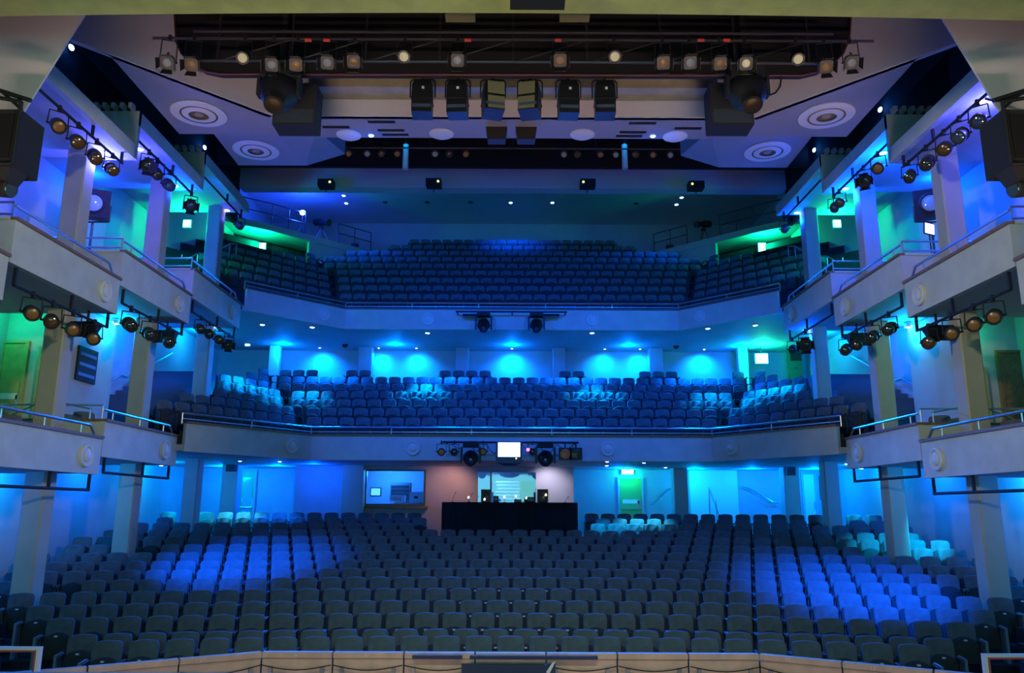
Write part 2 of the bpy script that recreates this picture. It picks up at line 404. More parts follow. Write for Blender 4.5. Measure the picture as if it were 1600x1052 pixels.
for C, nm, lab, yroll in ((C_LO, 'circle_balcony', 'cream curved front of the lower circle with brown coping and roundels', 1), (C_UP, 'upper_circle_balcony', 'cream curved front of the upper circle with steel rail and faint roundels', 2)):
    t = thing(nm, lab, 'balcony', (0, C['y'], C['zb']))
    t.location = (0, 0, 0)
    L = tier_line(C, 0.0, XF)
    names = ['fascia_panel']*3
    for k in range(3): strip(L[k:k+2], C['zb'], C['zt'], 0, .12).build('fascia_panel', M_FASCIA, t)
    strip(L, C['zt'], C['zt']+.06, -.04, .30).build('coping', M_WOOD if C is C_LO else mat('coping_dark', (.13,.09,.06), .5), t)
    Li = tier_line(C, 0.1, XF+.1)
    handrail('handrail', t, Li, C['zt']+.27, C['zt'])
    q = strip(Li, C['zt']+.12, C['zt']+.145, -.02, .02); q.build('lower_rail', M_CHROME, t)
    zc = (C['zb']+C['zt'])/2
    us = ((447, 698), (645, 703), (950, 704), (1147, 699)) if C is C_LO else ((504, 493), (669, 498), (925, 500), (1090, 496))
    for i, (u, v) in enumerate(us):
        if i in (1, 2): p = at(u, v, Y=C['y']); roundel(t, (p.x, C['y'], zc), (0, -1, 0))
        else:
            sg = -1 if i == 0 else 1
            ang = C['phi']; ss = C['c'] + (.75 if C is C_LO else .9)
            x, y, _ = tier_path(C, 0, sg*ss); roundel(t, (x, y, zc), (-sg*math.sin(ang), -math.cos(ang), 0))

# ------------------------------------------------------------------ boxes at the sides
def box_balcony(s, lvl, i):
    zb = (UPB if lvl else LOB)[i]; zt = zb + (.77 if lvl else .75)
    y0, y1 = BAY[i], BAY[i+1] - .04
    which = ['nearest the stage', 'next to the proscenium wall', 'in the middle of the row', 'beside the upper circle'][i] if lvl else ['nearest the stage', 'next to the proscenium wall', 'beside the circle'][i]
    t = thing('balcony_box', f'cream {"upper" if lvl else "lower"} side box on the {SIDE[s]}, {which}', 'balcony', group='side boxes')
    def bx(x0, x1, *r): return MB().box(min(s*x0, s*x1), max(s*x0, s*x1), *r)
    bx(XF, XF+.14, y0, y1, zb, zt).build('fascia_panel', M_FASCIA, t)
    bx(XF-.05, XF+.28, y0, y1, zt, zt+.055).build('coping', M_WOOD, t)
    bx(XF+.14, XW, y0, y1, zb+.02, zb+.20).build('floor_slab', M_PAINT, t)
    bx(XF+.14, XW, y0, y0+.12, zb+.2, zt).build('end_parapet', M_FASCIA, t)
    bx(XF+.10, XW, y0-.03, y0+.2, zt, zt+.05).build('end_coping', M_WOOD if not lvl else M_FASCIA, t)
    # rails: a sloping-ended pipe along the front and a double rail at the stage-facing end
    q = MB(); x = s*(XF+.10); h = .30 if lvl else .26
    q.pipe([(x, y0+.1, zt+h), (x, y1-.35, zt+h), (x, y1-.12, zt+.06)], .028, 8); r = q.build('handrail', M_CHROME, t, True)
    for k in range(3): yy = y0+.5+(y1-y0-1.2)*k/2; MB().tube((x, yy, zt), (x, yy, zt+h), .016, n=6).build('rail_post', M_CHROME, r)
    for dz in ((.14, .36) if lvl else (.36,)):
        q = MB(); q.pipe([(s*(XF+.10), y0+.08, zt+dz), (s*(XW-.1), y0+.08, zt+dz)], .024, 8); r2 = q.build('end_rail', M_CHROME, t, True)
        if dz > .3:
            for k in range(3): MB().tube((s*(XF+.12+1.4*k), y0+.08, zt), (s*(XF+.12+1.4*k), y0+.08, zt+dz), .016, n=6).build('rail_post', M_CHROME, r2)
    if i > 0:
        roundel(t, (s*XF, y1 - (.62 if i == 1 else .75), zb + .36), (-s, 0, 0), .24)
    # the lighting frame under the front: bar and hangers
    bar = thing('lighting_bar', f'black pipe lighting bar under the {"upper" if lvl else "lower"} {SIDE[s]} box, {which}', 'lighting bar', group='lighting bars under the boxes')
    zb2 = zb - .32; xb = s*(XF+.10)
    MB().tube((xb, y0+.35, zb2), (xb, y1-.12, zb2), .030, n=8).build('pipe', M_BLACKM, bar, True)
    for yy in (y0+.35, (y0+y1)/2+.3, y1-.15): MB().box(xb-.025, xb+.025, yy-.025, yy+.025, zb2, zb+.02).build('hanger', M_BLACKM, bar)
    return t
for s in (-1, 1):
    for i in (0, 1, 2, 3): box_balcony(s, 1, i)
    for i in (0, 1, 2): box_balcony(s, 0, i)
    # ceiling headers over the upper boxes
    for i in (1, 2, 3):
        t = thing('ceiling_header', f'grey ceiling header over the upper {SIDE[s]} boxes, {["", "nearest the stage", "middle one", "farthest from the stage"][i]}', 'ceiling header', group='ceiling headers over the boxes'); t['kind'] = 'structure'
        z = HEAD[i]; y0, y1 = BAY[i], BAY[i+1]
        def bx(x0, x1, *r): return MB().box(min(s*x0, s*x1), max(s*x0, s*x1), *r)
        bx(XF, XF+.14, y0, y1, z, z+.34).build('header_fascia', M_FASCIA, t)
        bx(XF+.14, XW, y0, y1, z+.03, z+.15).build('soffit', M_PAINT, t)
        if i > 1:
            bx(XF, 9.75, y0-.02, y0+.1, HEAD[i-1]+.01, z+.34).build('end_panel', M_FASCIA, t)
        for k in range(5):
            yk = y1-.04 if i < 3 else y1-.1
            bx(XF+.06+.2*k, XF+.15+.2*k, yk-.24, yk-.06, HEAD[min(i+1, 3)]+.30, HEAD[min(i+1, 3)]+.42).build('bracket', M_COLUMN, t)
        bar = thing('lighting_bar', f'black pipe lighting bar under the ceiling header over the {SIDE[s]} boxes, {["", "nearest the stage", "middle one", "farthest from the stage"][i]}', 'lighting bar', group='lighting bars under the ceiling headers')
        xb = s*(XF+.12); zb2 = z - .25
        MB().tube((xb, y0+.15, zb2), (xb, y1-.3, zb2), .030, n=8).build('pipe', M_BLACKM, bar, True)
        for yy in (y0+.2, (y0+y1)/2+.3, y1-.35): MB().box(xb-.025, xb+.025, yy-.025, yy+.025, zb2, z+.02).build('hanger', M_BLACKM, bar)
    # columns through all levels
    for k, (y, zt) in enumerate(((16.5, HEAD[1]+.03), (20.4, HEAD[2]+.03), (24.4, HEAD[3]+.03))):
        q = MB(); w = .215; c = .03; X = s*9.6
        q.prism([(X-w+c,y-w),(X+w-c,y-w),(X+w,y-w+c),(X+w,y+w-c),(X+w-c,y+w),(X-w+c,y+w),(X-w,y+w-c),(X-w,y-w+c)], -.1, zt)
        o = q.build('column', M_COLUMN)
        tag(o, f'square beige column on the {SIDE[s]} side, {ORD[k]} from the stage', 'column', 'columns carrying the side boxes')
        o['kind'] = 'structure'
# ------------------------------------------------------------------ seats
def back_outline(w, z0, z1, crown, n=7):
    """front outline of an upholstered back: straight sides, rounded shoulders, crowned top; returns (x, z) counter-clockwise"""
    r = .055; pts = [(-w/2*.94, z0), (w/2*.94, z0), (w/2, z1 - r - crown)]
    pts += [(w/2 - r*.30, z1 - crown - r*.30)]
    for i in range(n):
        x = w/2*.86*(1 - 2*i/(n-1)); pts.append((x, z1 - crown*(x/(w/2))**2))
    pts += [(-w/2 + r*.30, z1 - crown - r*.30), (-w/2, z1 - r - crown)]
    return pts
def pad(m, outl, y, th, recline, zc):
    """a cushion-like slab with rolled edges from an (x, z) outline; y = front plane"""
    cx = 0; cz = sum(p[1] for p in outl)/len(outl)
    def ring(k, dy):
        out = []
        for x, z in outl:
            X = x*k; Z = cz + (z - cz)*k
            out.append((X, y + dy + recline*(Z - zc) + .10*(X*X)*-1.0*0 - .22*X*X, Z))
        return out
    m.loops([ring(.86, 0), ring(.97, .012), ring(1.0, .035), ring(1.0, th*.75), ring(.93, th)])
    return m
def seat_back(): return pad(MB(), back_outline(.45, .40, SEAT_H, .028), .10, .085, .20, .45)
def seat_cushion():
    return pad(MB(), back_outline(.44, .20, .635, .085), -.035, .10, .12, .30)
def seat_arm(s):
    m = MB(); x = s*.240
    m.box(x-.018, x+.018, -.16, .16, .545, .585); m.box(x-.012, x+.012, -.02, .14, .0, .545)
    return m
ME_BACK = seat_back().mesh('seat_back', M_SEAT, True)
ME_CUSH = seat_cushion().mesh('seat_cushion', M_SEATPAN, True)
ME_ARM = {s: seat_arm(s).mesh('armrest', M_ARM) for s in (-1, 1)}
ME_PLATE = MB().box(-.025, .025, -.05, -.03, .575, .60).mesh('number_plate', M_WHITE)
ME_ENDP = MB().box(-.02, .02, -.20, .18, .0, .60).mesh('end_panel', mat('end_panel_paint', (.20, .22, .23), .5))

def stall_row(i):
    """seat places of stalls row i: [(x, y, z, rot)]"""
    half = [6.75, 7.3, 8.0, 8.7, 9.6, 10.3, 11.1][min(i, 6)]
    off = .26 if i % 2 else 0.0; out = []; n = int(half/.52)
    for k in range(-n-1, n+1):
        x = k*.52 + off
        if abs(x) > half: continue
        y = arc_y(STALL_Y[i], x)
        if any(abs(abs(x)-9.6) < .52 and abs(y-cy) < .62 for cy in (16.5, 20.4, 24.4)): continue
        if i >= 12 and -2.75 < x < 2.55: continue              # the mixing desk stands here
        if i >= 12 and x < -10.6: continue
        out.append((x, y, STALL_TOP[i] - SEAT_H, -2*x/62.0*1.0))
    return out
rowname = ['front row', 'second row'] + [ORD[i] + ' row' for i in range(2, 15)]
rest = MB()
def merge_seat(m, loc, rz, sc=1.0):
    R = Matrix.Rotation(rz, 3, 'Z')
    for me in (ME_BACK, ME_CUSH, ME_ARM[-1], ME_ARM[1]):
        m.add([R @ (v.co*sc) + Vector(loc) for v in me.vertices], [tuple(p.vertices) for p in me.polygons])
ind_rows = 8
for i in range(15):
    R = stall_row(i)
    for k, (x, y, z, rz) in enumerate(R):
        if i >= ind_rows: merge_seat(rest, (x, y, z), rz); continue
        n = len(R)
        pos = f'{ordn(k)} from the left end' if k < n/2 else (f'{ordn(n-1-k)} from the right end')
        if pos.startswith('first'): pos = 'at the left end' if k == 0 else 'at the right end'
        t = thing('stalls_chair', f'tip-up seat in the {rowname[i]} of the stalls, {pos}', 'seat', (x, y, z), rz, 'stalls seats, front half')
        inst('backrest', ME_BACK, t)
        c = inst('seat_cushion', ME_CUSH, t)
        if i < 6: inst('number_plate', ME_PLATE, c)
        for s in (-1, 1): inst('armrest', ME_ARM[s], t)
        if k in (0, n-1):
            e = inst('end_panel', ME_ENDP, t); e.location.x = (.281 if k else -.281)
NF = [len(m_.polygons) for m_ in (ME_BACK, ME_CUSH, ME_ARM[-1], ME_ARM[1])]
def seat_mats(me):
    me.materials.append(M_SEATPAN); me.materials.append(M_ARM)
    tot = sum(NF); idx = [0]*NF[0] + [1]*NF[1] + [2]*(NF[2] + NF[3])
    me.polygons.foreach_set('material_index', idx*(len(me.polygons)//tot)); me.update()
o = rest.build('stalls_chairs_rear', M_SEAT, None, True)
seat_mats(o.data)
tag(o, 'rows of folded seats filling the rear half of the stalls', 'seats', kind='stuff')

def small_seat():
    m = MB(); merge_seat(m, (0, 0, 0), 0); return m
ME_SMALL = small_seat().mesh('circle_seat', M_SEAT, True); seat_mats(ME_SMALL)
def XSEAT(C): return 9.7 if C is C_LO else 10.7
def tier_rows(C, rows, z, dt, name, where, t0, limit):
    cnt = 0; over = MB()
    for i in range(rows):
        t = t0 + dt*i; e = min(tier_end(C, t, XSEAT(C)), limit(i)) if limit(i) else tier_end(C, t, XSEAT(C))
        n = int((e - .2)/.52); off = .26 if i % 2 else 0
        places = []
        for k in range(-n-1, n+1):
            s = k*.52 + off
            if abs(s) > e - .25: continue
            ctt = C['c'] + t*math.tan(C['phi']/2)
            if abs(s) > ctt: s += math.copysign(.20, s)
            x, y, r = tier_path(C, t, s)
            if abs(x) > XSEAT(C) or (C is C_LO and abs(x) > 9.35 and y < 26.8): continue
            if any(abs(abs(x)-9.6) < .55 and abs(y-cy) < .6 for cy in (20.4, 24.4)): continue
            if skip(C, i, x): continue
            places.append((x, y, r))
        N = len(places)
        for k, (x, y, r) in enumerate(places):
            pos = f'{ordn(k)} from the left end' if k < N/2 else f'{ordn(N-1-k)} from the right end'
            if pos.startswith('first'): pos = 'at the left end' if k == 0 else 'at the right end'
            o = inst(name, ME_SMALL); o.location = (x, y, z[i]); o.rotation_euler = (0, 0, r)
            tag(o, f'folded seat in the {rowname[i]} of the {where}, {pos}', 'seat', 'seats of the ' + where); cnt += 1
    return cnt
def skip(C, i, x):
    if C is C_LO:
        if i == 6:      # the last row stands in short groups
            u = 800 + x*1244/30.6
            return not any(a < u < c for a, c in ((380, 420), (438, 495), (540, 580), (686, 768), (872, 918), (998, 1062), (1140, 1215)))
        return False
    return False
LIM_UP = {4: 10.6, 5: 9.3, 6: 8.0, 7: 6.2, 8: 5.4}
n1 = tier_rows(C_LO, 7, LO_Z, .93, 'circle_chair', 'lower circle', .72, lambda i: None)
n2 = tier_rows(C_UP, 9, UP_Z, .915, 'upper_circle_chair', 'upper circle', .80, lambda i: LIM_UP.get(i))
print('SEATS', n1, n2, sum(len(stall_row(i)) for i in range(8)), sum(len(stall_row(i)) for i in range(15)))
# ------------------------------------------------------------------ lanterns and other stage equipment
def lantern(hang, aim, label, style='fresnel', size=1.0, lens=None, group=None, glow=False, body=None, name='stage_lantern', drop=.30):
    """a lantern on a bar: clamp at HANG, yoke below, body turned towards AIM"""
    hang = Vector(hang); t = thing(name, label, 'stage light', hang, 0, group)
    body = body or M_BLACK
    c = Vector((0, 0, -drop*size))
    d = (Vector(aim) - hang).normalized(); side = d.cross(Vector((0, 0, 1))).normalized(); up = side.cross(d)
    r = .115*size
    MB().obox((0, 0, -.01), .05*size, .05*size, .10*size).build('clamp', M_BLACKM, t)
    w = r + .035*size; top = Vector((0, 0, -.07*size))
    y = MB(); y.pipe([c - side*w, top - side*w*.92, top + side*w*.92, c + side*w], .010*size, 6)
    y.tube(c - side*(w+.02), c - side*r, .016*size); y.tube(c + side*(w+.02), c + side*r, .016*size); y.build('yoke', M_BLACKM, t)
    m = MB()
    if style == 'profile':
        m.lathe(c - d*.30*size, d, [(0, r*.5), (.02, r*.95), (.22*size, r*1.05), (.24*size, r*.72), (.46*size, r*.72), (.47*size, r*.95), (.58*size, r*.95), (.58*size, r*.82), (.555*size, r*.80)], 16)
        f = .27*size
    elif style == 'par':
        m.lathe(c - d*.16*size, d, [(0, r*.35), (.03, r*.75), (.12*size, r), (.34*size, r*1.05), (.34*size, r*.93), (.32*size, r*.92)], 16); f = .17*size
    else:
        m.lathe(c - d*.16*size, d, [(0, r*.55), (.015, r*1.0), (.20*size, r*1.12), (.215*size, r*1.30), (.24*size, r*1.30), (.24*size, r*1.0), (.225*size, r*.98)], 16); f = .07*size
        for k in range(3): m.obox(c - d*(.02+.05*k)*size + up*r*1.16, .02*size, .02*size, .05*size)
    m.build('body', body, t, True)
    MB().lathe(c + d*(f - .03*size), d, [(0, r*.90), (.012, r*.90), (.030*size, r*.55), (.036*size, r*.1)], 16).build('lens', lens or M_LENS, t, True)
    if style == 'fresnel':
        fr = c + d*.085*size
        for (a, bb) in ((up, side), (-up, side), (side, up), (-side, up)):
            p = fr + a*r*1.05; q = p + d*.12*size + a*.05*size
            MB().slab([p - bb*r*.7, p + bb*r*.7, q + bb*r*.95, q - bb*r*.95], a*.006).build('barn_door', body, t)
    return t

def moving_head(hang, aim, label, size=1.0, group=None, name='moving_head_light', lens=None, big=False):
    hang = Vector(hang); t = thing(name, label, 'moving light', hang, 0, group)
    s = size
    MB().box(-.17*s, .17*s, -.13*s, .13*s, -.12*s, 0).build('base', M_BLACKM, t)
    c = Vector((0, 0, -.36*s)); d = (Vector(aim) - hang).normalized()
    side = d.cross(Vector((0, 0, 1))).normalized()
    y = MB()
    RR = Matrix((side, Vector((0,0,1)).cross(side), Vector((0,0,1)))).transposed()
    for q in (-1, 1): MB().obox(c + side*q*.20*s + Vector((0, 0, .07*s)), .05*s, .12*s, .34*s, RR).build('yoke_arm', M_BLACK, t)
    m = MB(); m.lathe(c - d*.20*s, d, [(0, .05*s), (.02*s, .11*s), (.08*s, .155*s), (.20*s, .17*s), (.28*s, .15*s), (.34*s, .115*s), (.42*s, .11*s), (.42*s, .095*s)], 20); m.build('head', M_BLACK, t, True)
    MB().lathe(c + d*.185*s, d, [(0, .095*s), (.02*s, .09*s), (.04*s, .05*s), (.045*s, .01*s)], 18).build('lens', lens or M_LENSB, t, True)
    return t

# --- lanterns under the box headers and box fronts
STAGE = Vector((0, 3, 1.5))
def bar_lights(s, lvl, i, spec):
    """spec: [(u, v, style, lens, size)] along the bar of bay i; lvl 2 header, 1 upper box front, 0 lower"""
    xb = s*(XF + (.12 if lvl == 2 else .10)); zb = (HEAD[i] - .25) if lvl == 2 else (UPB[i] - .32)
    bay = ['', 'nearest the stage', 'middle bar', 'farthest from the stage'][i]
    n = len(spec)
    for k, (u, style, lens, size) in enumerate(spec):
        # depth along the bar from the picture column
        lo, hi = BAY[i]+.4, BAY[i+1]-.35
        p = None
        for q in range(200):
            y = lo + (hi-lo)*q/199
            d = y*math.cos(TILT) + (zb-EYE)*math.sin(TILT); uu = 800 + xb/d*FPX
            if p is None or abs(uu-u) < p[0]: p = (abs(uu-u), y)
        y = p[1]
        where = 'ceiling header bar' if lvl == 2 else 'bar below the upper box'
        nth = f'{ORD[k]} from the stage' if n > 1 else 'alone on its bar'
        lantern((xb, y, zb), (STAGE.x + s*random.uniform(-2, 1), STAGE.y, STAGE.z), f'{style} lantern, {nth}, on {SIDE[s]} {where}, {bay}'.replace('bar below the upper box', 'upper box bar').replace('ceiling header bar', 'ceiling bar'), style, size, lens, 'lanterns along the side boxes')
A_, L_, B_ = M_AMBER, M_LENS, M_LENSB
bar_lights(-1, 2, 1, [(92, 'par', E_AMB, 1.2), (121, 'par', A_, 1.2), (150, 'profile', A_, 1.2), (175, 'profile', A_, 1.1)])
bar_lights(-1, 2, 2, [(232, 'fresnel', L_, 1.2), (245, 'profile', L_, 1.2), (264, 'profile', B_, 1.2), (300, 'fresnel', B_, 1.2)])
bar_lights(-1, 2, 3, [(374, 'profile', B_, 1.1)])
bar_lights(1, 2, 1, [(1525, 'par', B_, 1.2), (1497, 'profile', B_, 1.2), (1473, 'par', A_, 1.2), (1445, 'profile', L_, 1.2), (1418, 'profile', L_, 1.1)])
bar_lights(1, 2, 2, [(1370, 'par', E_AMB, 1.2), (1348, 'fresnel', L_, 1.2), (1310, 'par', A_, 1.1), (1290, 'profile', B_, 1.1)])
bar_lights(1, 2, 3, [(1222, 'profile', B_, 1.1)])
bar_lights(-1, 1, 1, [(52, 'par', E_AMB, 1.15), (83, 'par', A_, 1.15), (115, 'par', E_AMB, 1.15), (148, 'par', E_AMB, 1.15)])
bar_lights(-1, 1, 2, [(205, 'profile', L_, 1.3), (235, 'profile', L_, 1.3), (265, 'par', L_, 1.2)])
bar_lights(-1, 1, 3, [(314, 'profile', L_, 1.1), (328, 'profile', L_, 1.1), (343, 'profile', A_, 1.1), (358, 'fresnel', L_, 1.1)])
bar_lights(1, 1, 1, [(1550, 'par', E_AMB, 1.15), (1520, 'par', E_AMB, 1.15), (1485, 'par', E_AMB, 1.15), (1450, 'par', A_, 1.15)])
bar_lights(1, 1, 2, [(1388, 'profile', L_, 1.2), (1362, 'profile', L_, 1.2), (1338, 'profile', L_, 1.2), (1312, 'profile', L_, 1.2)])
bar_lights(1, 1, 3, [(1258, 'fresnel', L_, 1.4), (1232, 'profile', B_, 1.1)])

# wedge loudspeakers hung beneath the upper boxes
for s, i, u in ((-1, 1, 137), (-1, 2, 240), (1, 2, 1361), (1, 1, 1467)):
    y = BAY[i+1] - .5; z = UPB[i] - .02; x = s*(XF + .36)
    t = thing('wedge_loudspeaker', f'small black wedge loudspeaker under the upper {SIDE[s]} box {"nearest the stage" if i == 1 else "of the middle bay"}', 'loudspeaker', (x, y, z), 0, 'wedge loudspeakers')
    q = MB(); q.add([(-.28,-.16,-.62),(.28,-.16,-.62),(.28,.16,-.28),(-.28,.16,-.28),(-.28,-.16,-.28),(.28,-.16,-.28)], [(0,1,2,3),(0,4,5,1),(4,3,2,5),(0,3,4),(1,5,2)]); q.build('cabinet', M_BLACKM, t)
    MB().box(-.26, .26, -.175, -.162, -.56, -.32).build('grille', M_BLACK, t)
    MB().box(-.02, .02, -.02, .02, -.30, 0).build('bracket', M_BLACKM, t)

# --- the lighting bridge over the house front
YB = 14.2
out = [at(u, v, Y=YB) for u, v in ((262, 20), (276, 66), (284, 84), (300, 101), (320, 112), (345, 117), (1252, 119), (1278, 113), (1300, 101), (1317, 84), (1326, 62), (1340, 20))]
out = [Vector((p.x, YB, p.z)) for p in out]; out[0].z = out[-1].z = 13.6
t = thing('lighting_bridge', 'black round-cornered lighting bridge hanging over the front of the house', 'lighting bridge')
MB().slab(out, (0, .12, 0)).build('back_panel', M_VOID, t)
q = MB(); q.pipe([p + Vector((0, -.02, 0)) for p in out], .022, 6); q.build('edge_tube', mat('dark_red_edge', (.10, .02, .015), .6), t)
zs = [at(800, v, Y=13.6).z for v in (51, 62, 97)]
for k, z in enumerate(zs):
    w = 6.85 if k == 1 else 6.1
    MB().tube((-w, 13.6, z), (w, 13.6, z), .026, n=8).build('pipe', M_DSTEEL, t, True)
for k in range(9):
    x = -5.6 + 1.4*k
    MB().box(x-.02, x+.02, 13.6, 13.64, zs[2], 17.6).build('hanger', M_BLACKM, t)
    if k < 8: MB().tube((x, 13.62, zs[2]), (x+1.4, 13.62, zs[1]), .012, n=5).build('truss_brace', M_BLACK, t)
for u in (482, 511, 731, 872, 1095, 1135): p = at(u, 64, Y=13.56); MB().box(p.x-.06, p.x+.06, 13.52, 13.56, p.z-.02, p.z+.02).build('red_connector', mat('red_plastic_glow', (.5, .06, .03), .5, emit=(1, .1, .03), estr=.15), t)  # faint glow built into the plastic
for u in (720, 897): p = at(u, 26, Y=13.5); MB().box(p.x-.28, p.x+.28, 13.3, 13.5, p.z-.12, p.z+.35).build('junction_box', M_GEL, t)
spec = [(262,97,'cool'),(300,100,'amb'),(381,88,'pale'),(425,100,'cool'),(463,100,'amb'),(512,97,'cool'),(553,95,'amb'),(632,86,'pale'),(715,93,'cool'),(875,93,'amb'),(960,86,'pale'),
        (1036,97,'amb'),(1078,97,'cool'),(1125,98,'amb'),(1165,98,'pale'),(1245,90,'pale'),(1290,103,'amb'),(1330,97,'cool')]
for k, (u, v, c) in enumerate(spec):
    p = at(u, v, Y=13.57); big = c == 'pale' and v < 95
    col = {'cool': 'bluish', 'amb': 'amber', 'pale': 'pale'}[c]
    sz = 1.0
    lantern((p.x, 13.57, zs[1]), (p.x*.6, 2, 1.0), f'black lantern with {col} lens on the lighting bridge, {ORD[k]} from the left', 'par' if big else 'fresnel', sz, {'cool': E_COOL, 'amb': E_AMB, 'pale': E_PALE}[c], 'lanterns on the lighting bridge', drop=zs[1]-p.z)
# pipe below the bridge with six big box lanterns
t = thing('lighting_bar', 'long pale metal bar under the lighting bridge carrying six box lanterns', 'lighting bar')
pz = at(800, 119, Y=14.7).z
MB().tube((-4.1, 14.7, pz), (4.1, 14.7, pz), .028, n=8).build('pipe', M_DSTEEL, t, True)
for x in (-3.9, -1.3, 1.3, 3.9): MB().box(x-.02, x+.02, 14.68, 14.72, pz, 17.6).build('hanger', M_BLACKM, t)
def box_lantern(u, label, tilt, yaw, card):
    p = at(u, 160, Y=14.7); t = thing('box_lantern', label, 'stage light', (p.x, 14.7, pz), 0, 'box lanterns under the bridge')
    MB().obox((0, 0, -.02), .06, .06, .12).build('clamp', M_BLACKM, t)
    y = MB(); y.pipe([(-.25, 0, -.48), (-.25, 0, -.14), (-.20, 0, -.09), (.20, 0, -.09), (.25, 0, -.14), (.25, 0, -.48)], .016, 6); y.build('yoke', M_BLACKM, t)
    R = Matrix.Rotation(yaw, 3, 'Z') @ Matrix.Rotation(tilt, 3, 'X')
    c = Vector((0, 0, -.48)); m = MB()
    prof = [(-.16, -.13, .33), (-.21, -.17, .12), (-.21, -.19, -.10), (-.20, -.20, -.40)]
    rings = [[c + R @ Vector((x, y_, z)) for x, y_ in ((-w, -d), (w, -d), (w, d), (-w, d))] for w, d, z in ((.15, .13, .33), (.20, .17, .20), (.205, .19, -.10), (.20, .20, -.40))]
    m.loops(rings); m.build('body', M_BLACK, t)
    MB().obox(c + R @ Vector((0, 0, -.10)), .43, .41, .03, R).build('colour_frame', M_BLACKM, t)
    MB().obox(c + R @ Vector((0, -.215, -.28)), .36, .02, .06, R).build('front_strip', mat('blue_strip', (.06, .10, .16), .4), t)
    if card:
        for dz in (.10, -.24):
            MB().obox(c + R @ Vector((card*.03, -.21, dz)), .34, .012, .28, R).build('olive_card', M_GEL, t)
    else: MB().obox(c + R @ Vector((.02, -.18, .12)), .05, .02, .05, R).build('label_plate', M_WHITE, t)
for k, (u, ti, yw, cd) in enumerate(((660, .02, .03, 0), (715, .05, -.05, 0), (770, -.12, .22, 1), (828, -.12, -.22, -1), (888, .05, .05, 0), (945, .02, -.03, 0))):
    box_lantern(u, f'{"olive-faced tilted" if cd else "black"} box lantern with yoke under the lighting bridge, {ORD[k]} of six from the left', ti, yw, cd)
# big moving heads beside black loudspeaker boxes
for s, u in ((-1, 447), (1, 1157)):
    p = at(u, 120, Y=13.9)
    t = thing('large_moving_light', f'large round-headed black moving light hanging from the {SIDE[s]} end of the bridge', 'moving light', (p.x + s*.08, 13.9, p.z))
    MB().box(-.05, .05, -.05, .05, .15, 17.6-p.z).build('hanger', M_BLACKM, t); MB().box(-.32, .32, -.25, .25, -.10, .15).build('base', M_BLACKM, t)
    m = MB(); m.lathe((s*.03, 0, -.32), (0, -.35, -.55), [(-.34, .12), (-.28, .26), (-.14, .36), (.02, .375), (.16, .33), (.28, .24), (.36, .20), (.50, .19), (.50, .15)], 24); m.build('head', M_BLACK, t, True)
    d = Vector((0, -.35, -.55)).normalized(); MB().lathe(Vector((s*.03, 0, -.32)) + d*.49, d, [(0, .15), (.02, .14), (.04, .06)], 20).build('lens', M_BRONZE, t, True)
    for q in (-1, 1): MB().box(.03*s + q*.38 - .03, .03*s + q*.38 + .03, -.10, .10, -.42, -.02).build('yoke_arm', M_BLACKM, t)
    c = at(u - s*18, 168, Y=14.75)
    t = thing('loudspeaker_cabinet', f'black angled loudspeaker cabinet behind the {SIDE[s]} large moving light', 'loudspeaker', (c.x, 14.75, c.z))
    m = MB(); m.prism([(-.42, -.22), (.42, -.22), (.42, .3), (-.42, .3)], -.48, .42); m.build('cabinet', M_BLACKM, t)
    MB().box(-.38, .38, -.235, -.222, -.44, -.16).build('grille', mat('grille_cloth', (.02, .035, .05), .8), t)
    MB().box(-.03, .03, -.02, .02, .42, 17.6-c.z).build('hanger', M_BLACKM, t)
# two flown black cabinets at the centre of the slot
for s, u in ((-1, 776), (1, 822)):
    p = at(u, 206, Y=17.0)
    t = thing('flown_loudspeaker', f'dark tapered loudspeaker hanging at the ceiling edge, {SIDE[s]} of the pair in the middle', 'loudspeaker', (p.x, 17.0, p.z))
    MB().loops([[(-.27, -.12, .25), (.27, -.12, .25), (.27, .16, .25), (-.27, .16, .25)], [(-.20, -.16, -.26), (.20, -.16, -.26), (.20, .12, -.26), (-.20, .12, -.26)]]).build('cabinet', mat('dark_brown_cabinet', (.03, .022, .018), .6), t)
    MB().tube((-s*.27, 0, .1), (-s*.36, 0, .28), .02).build('bracket', M_BLACKM, t)
    MB().box(-.02, .02, -.02, .02, .25, 11.5-p.z).build('hanger', M_BLACKM, t)

# --- ceiling fittings
def ceiling_diffuser(x, y, z, r, label):
    t = thing('air_diffuser', label, 'air vent', (x, y, z), 0, 'round ceiling diffusers')
    def ring(r0, r1, za, zb, nm, m):
        q = MB(); n = 32; vs = []
        for rr, zz in ((r0, za), (r1, zb), (r1, zb+.02), (r0, za+.02)):
            vs += [(rr*math.cos(2*math.pi*i/n), rr*math.sin(2*math.pi*i/n), zz) for i in range(n)]
        fs = [(k*n+i, k*n+(i+1) % n, ((k+1) % 4)*n+(i+1) % n, ((k+1) % 4)*n+i) for k in range(4) for i in range(n)]
        q.add(vs, fs).build(nm, m, t, True)
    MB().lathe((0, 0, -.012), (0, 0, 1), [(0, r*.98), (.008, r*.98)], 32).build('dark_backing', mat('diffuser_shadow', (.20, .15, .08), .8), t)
    ring(r*.68, r*1.0, -.05, -.03, 'outer_ring', M_RING)
    ring(r*.36, r*.60, -.07, -.045, 'middle_ring', M_RING)
    ring(r*.61, r*.66, -.05, -.05, 'thin_ring', M_WOOD)
    MB().lathe((0, 0, -.05), (0, 0, 1), [(0, r*.02), (.002, r*.16), (.03, r*.18)], 20).build('centre_cap', mat('diffuser_cap', (.38, .30, .20), .6), t, True)
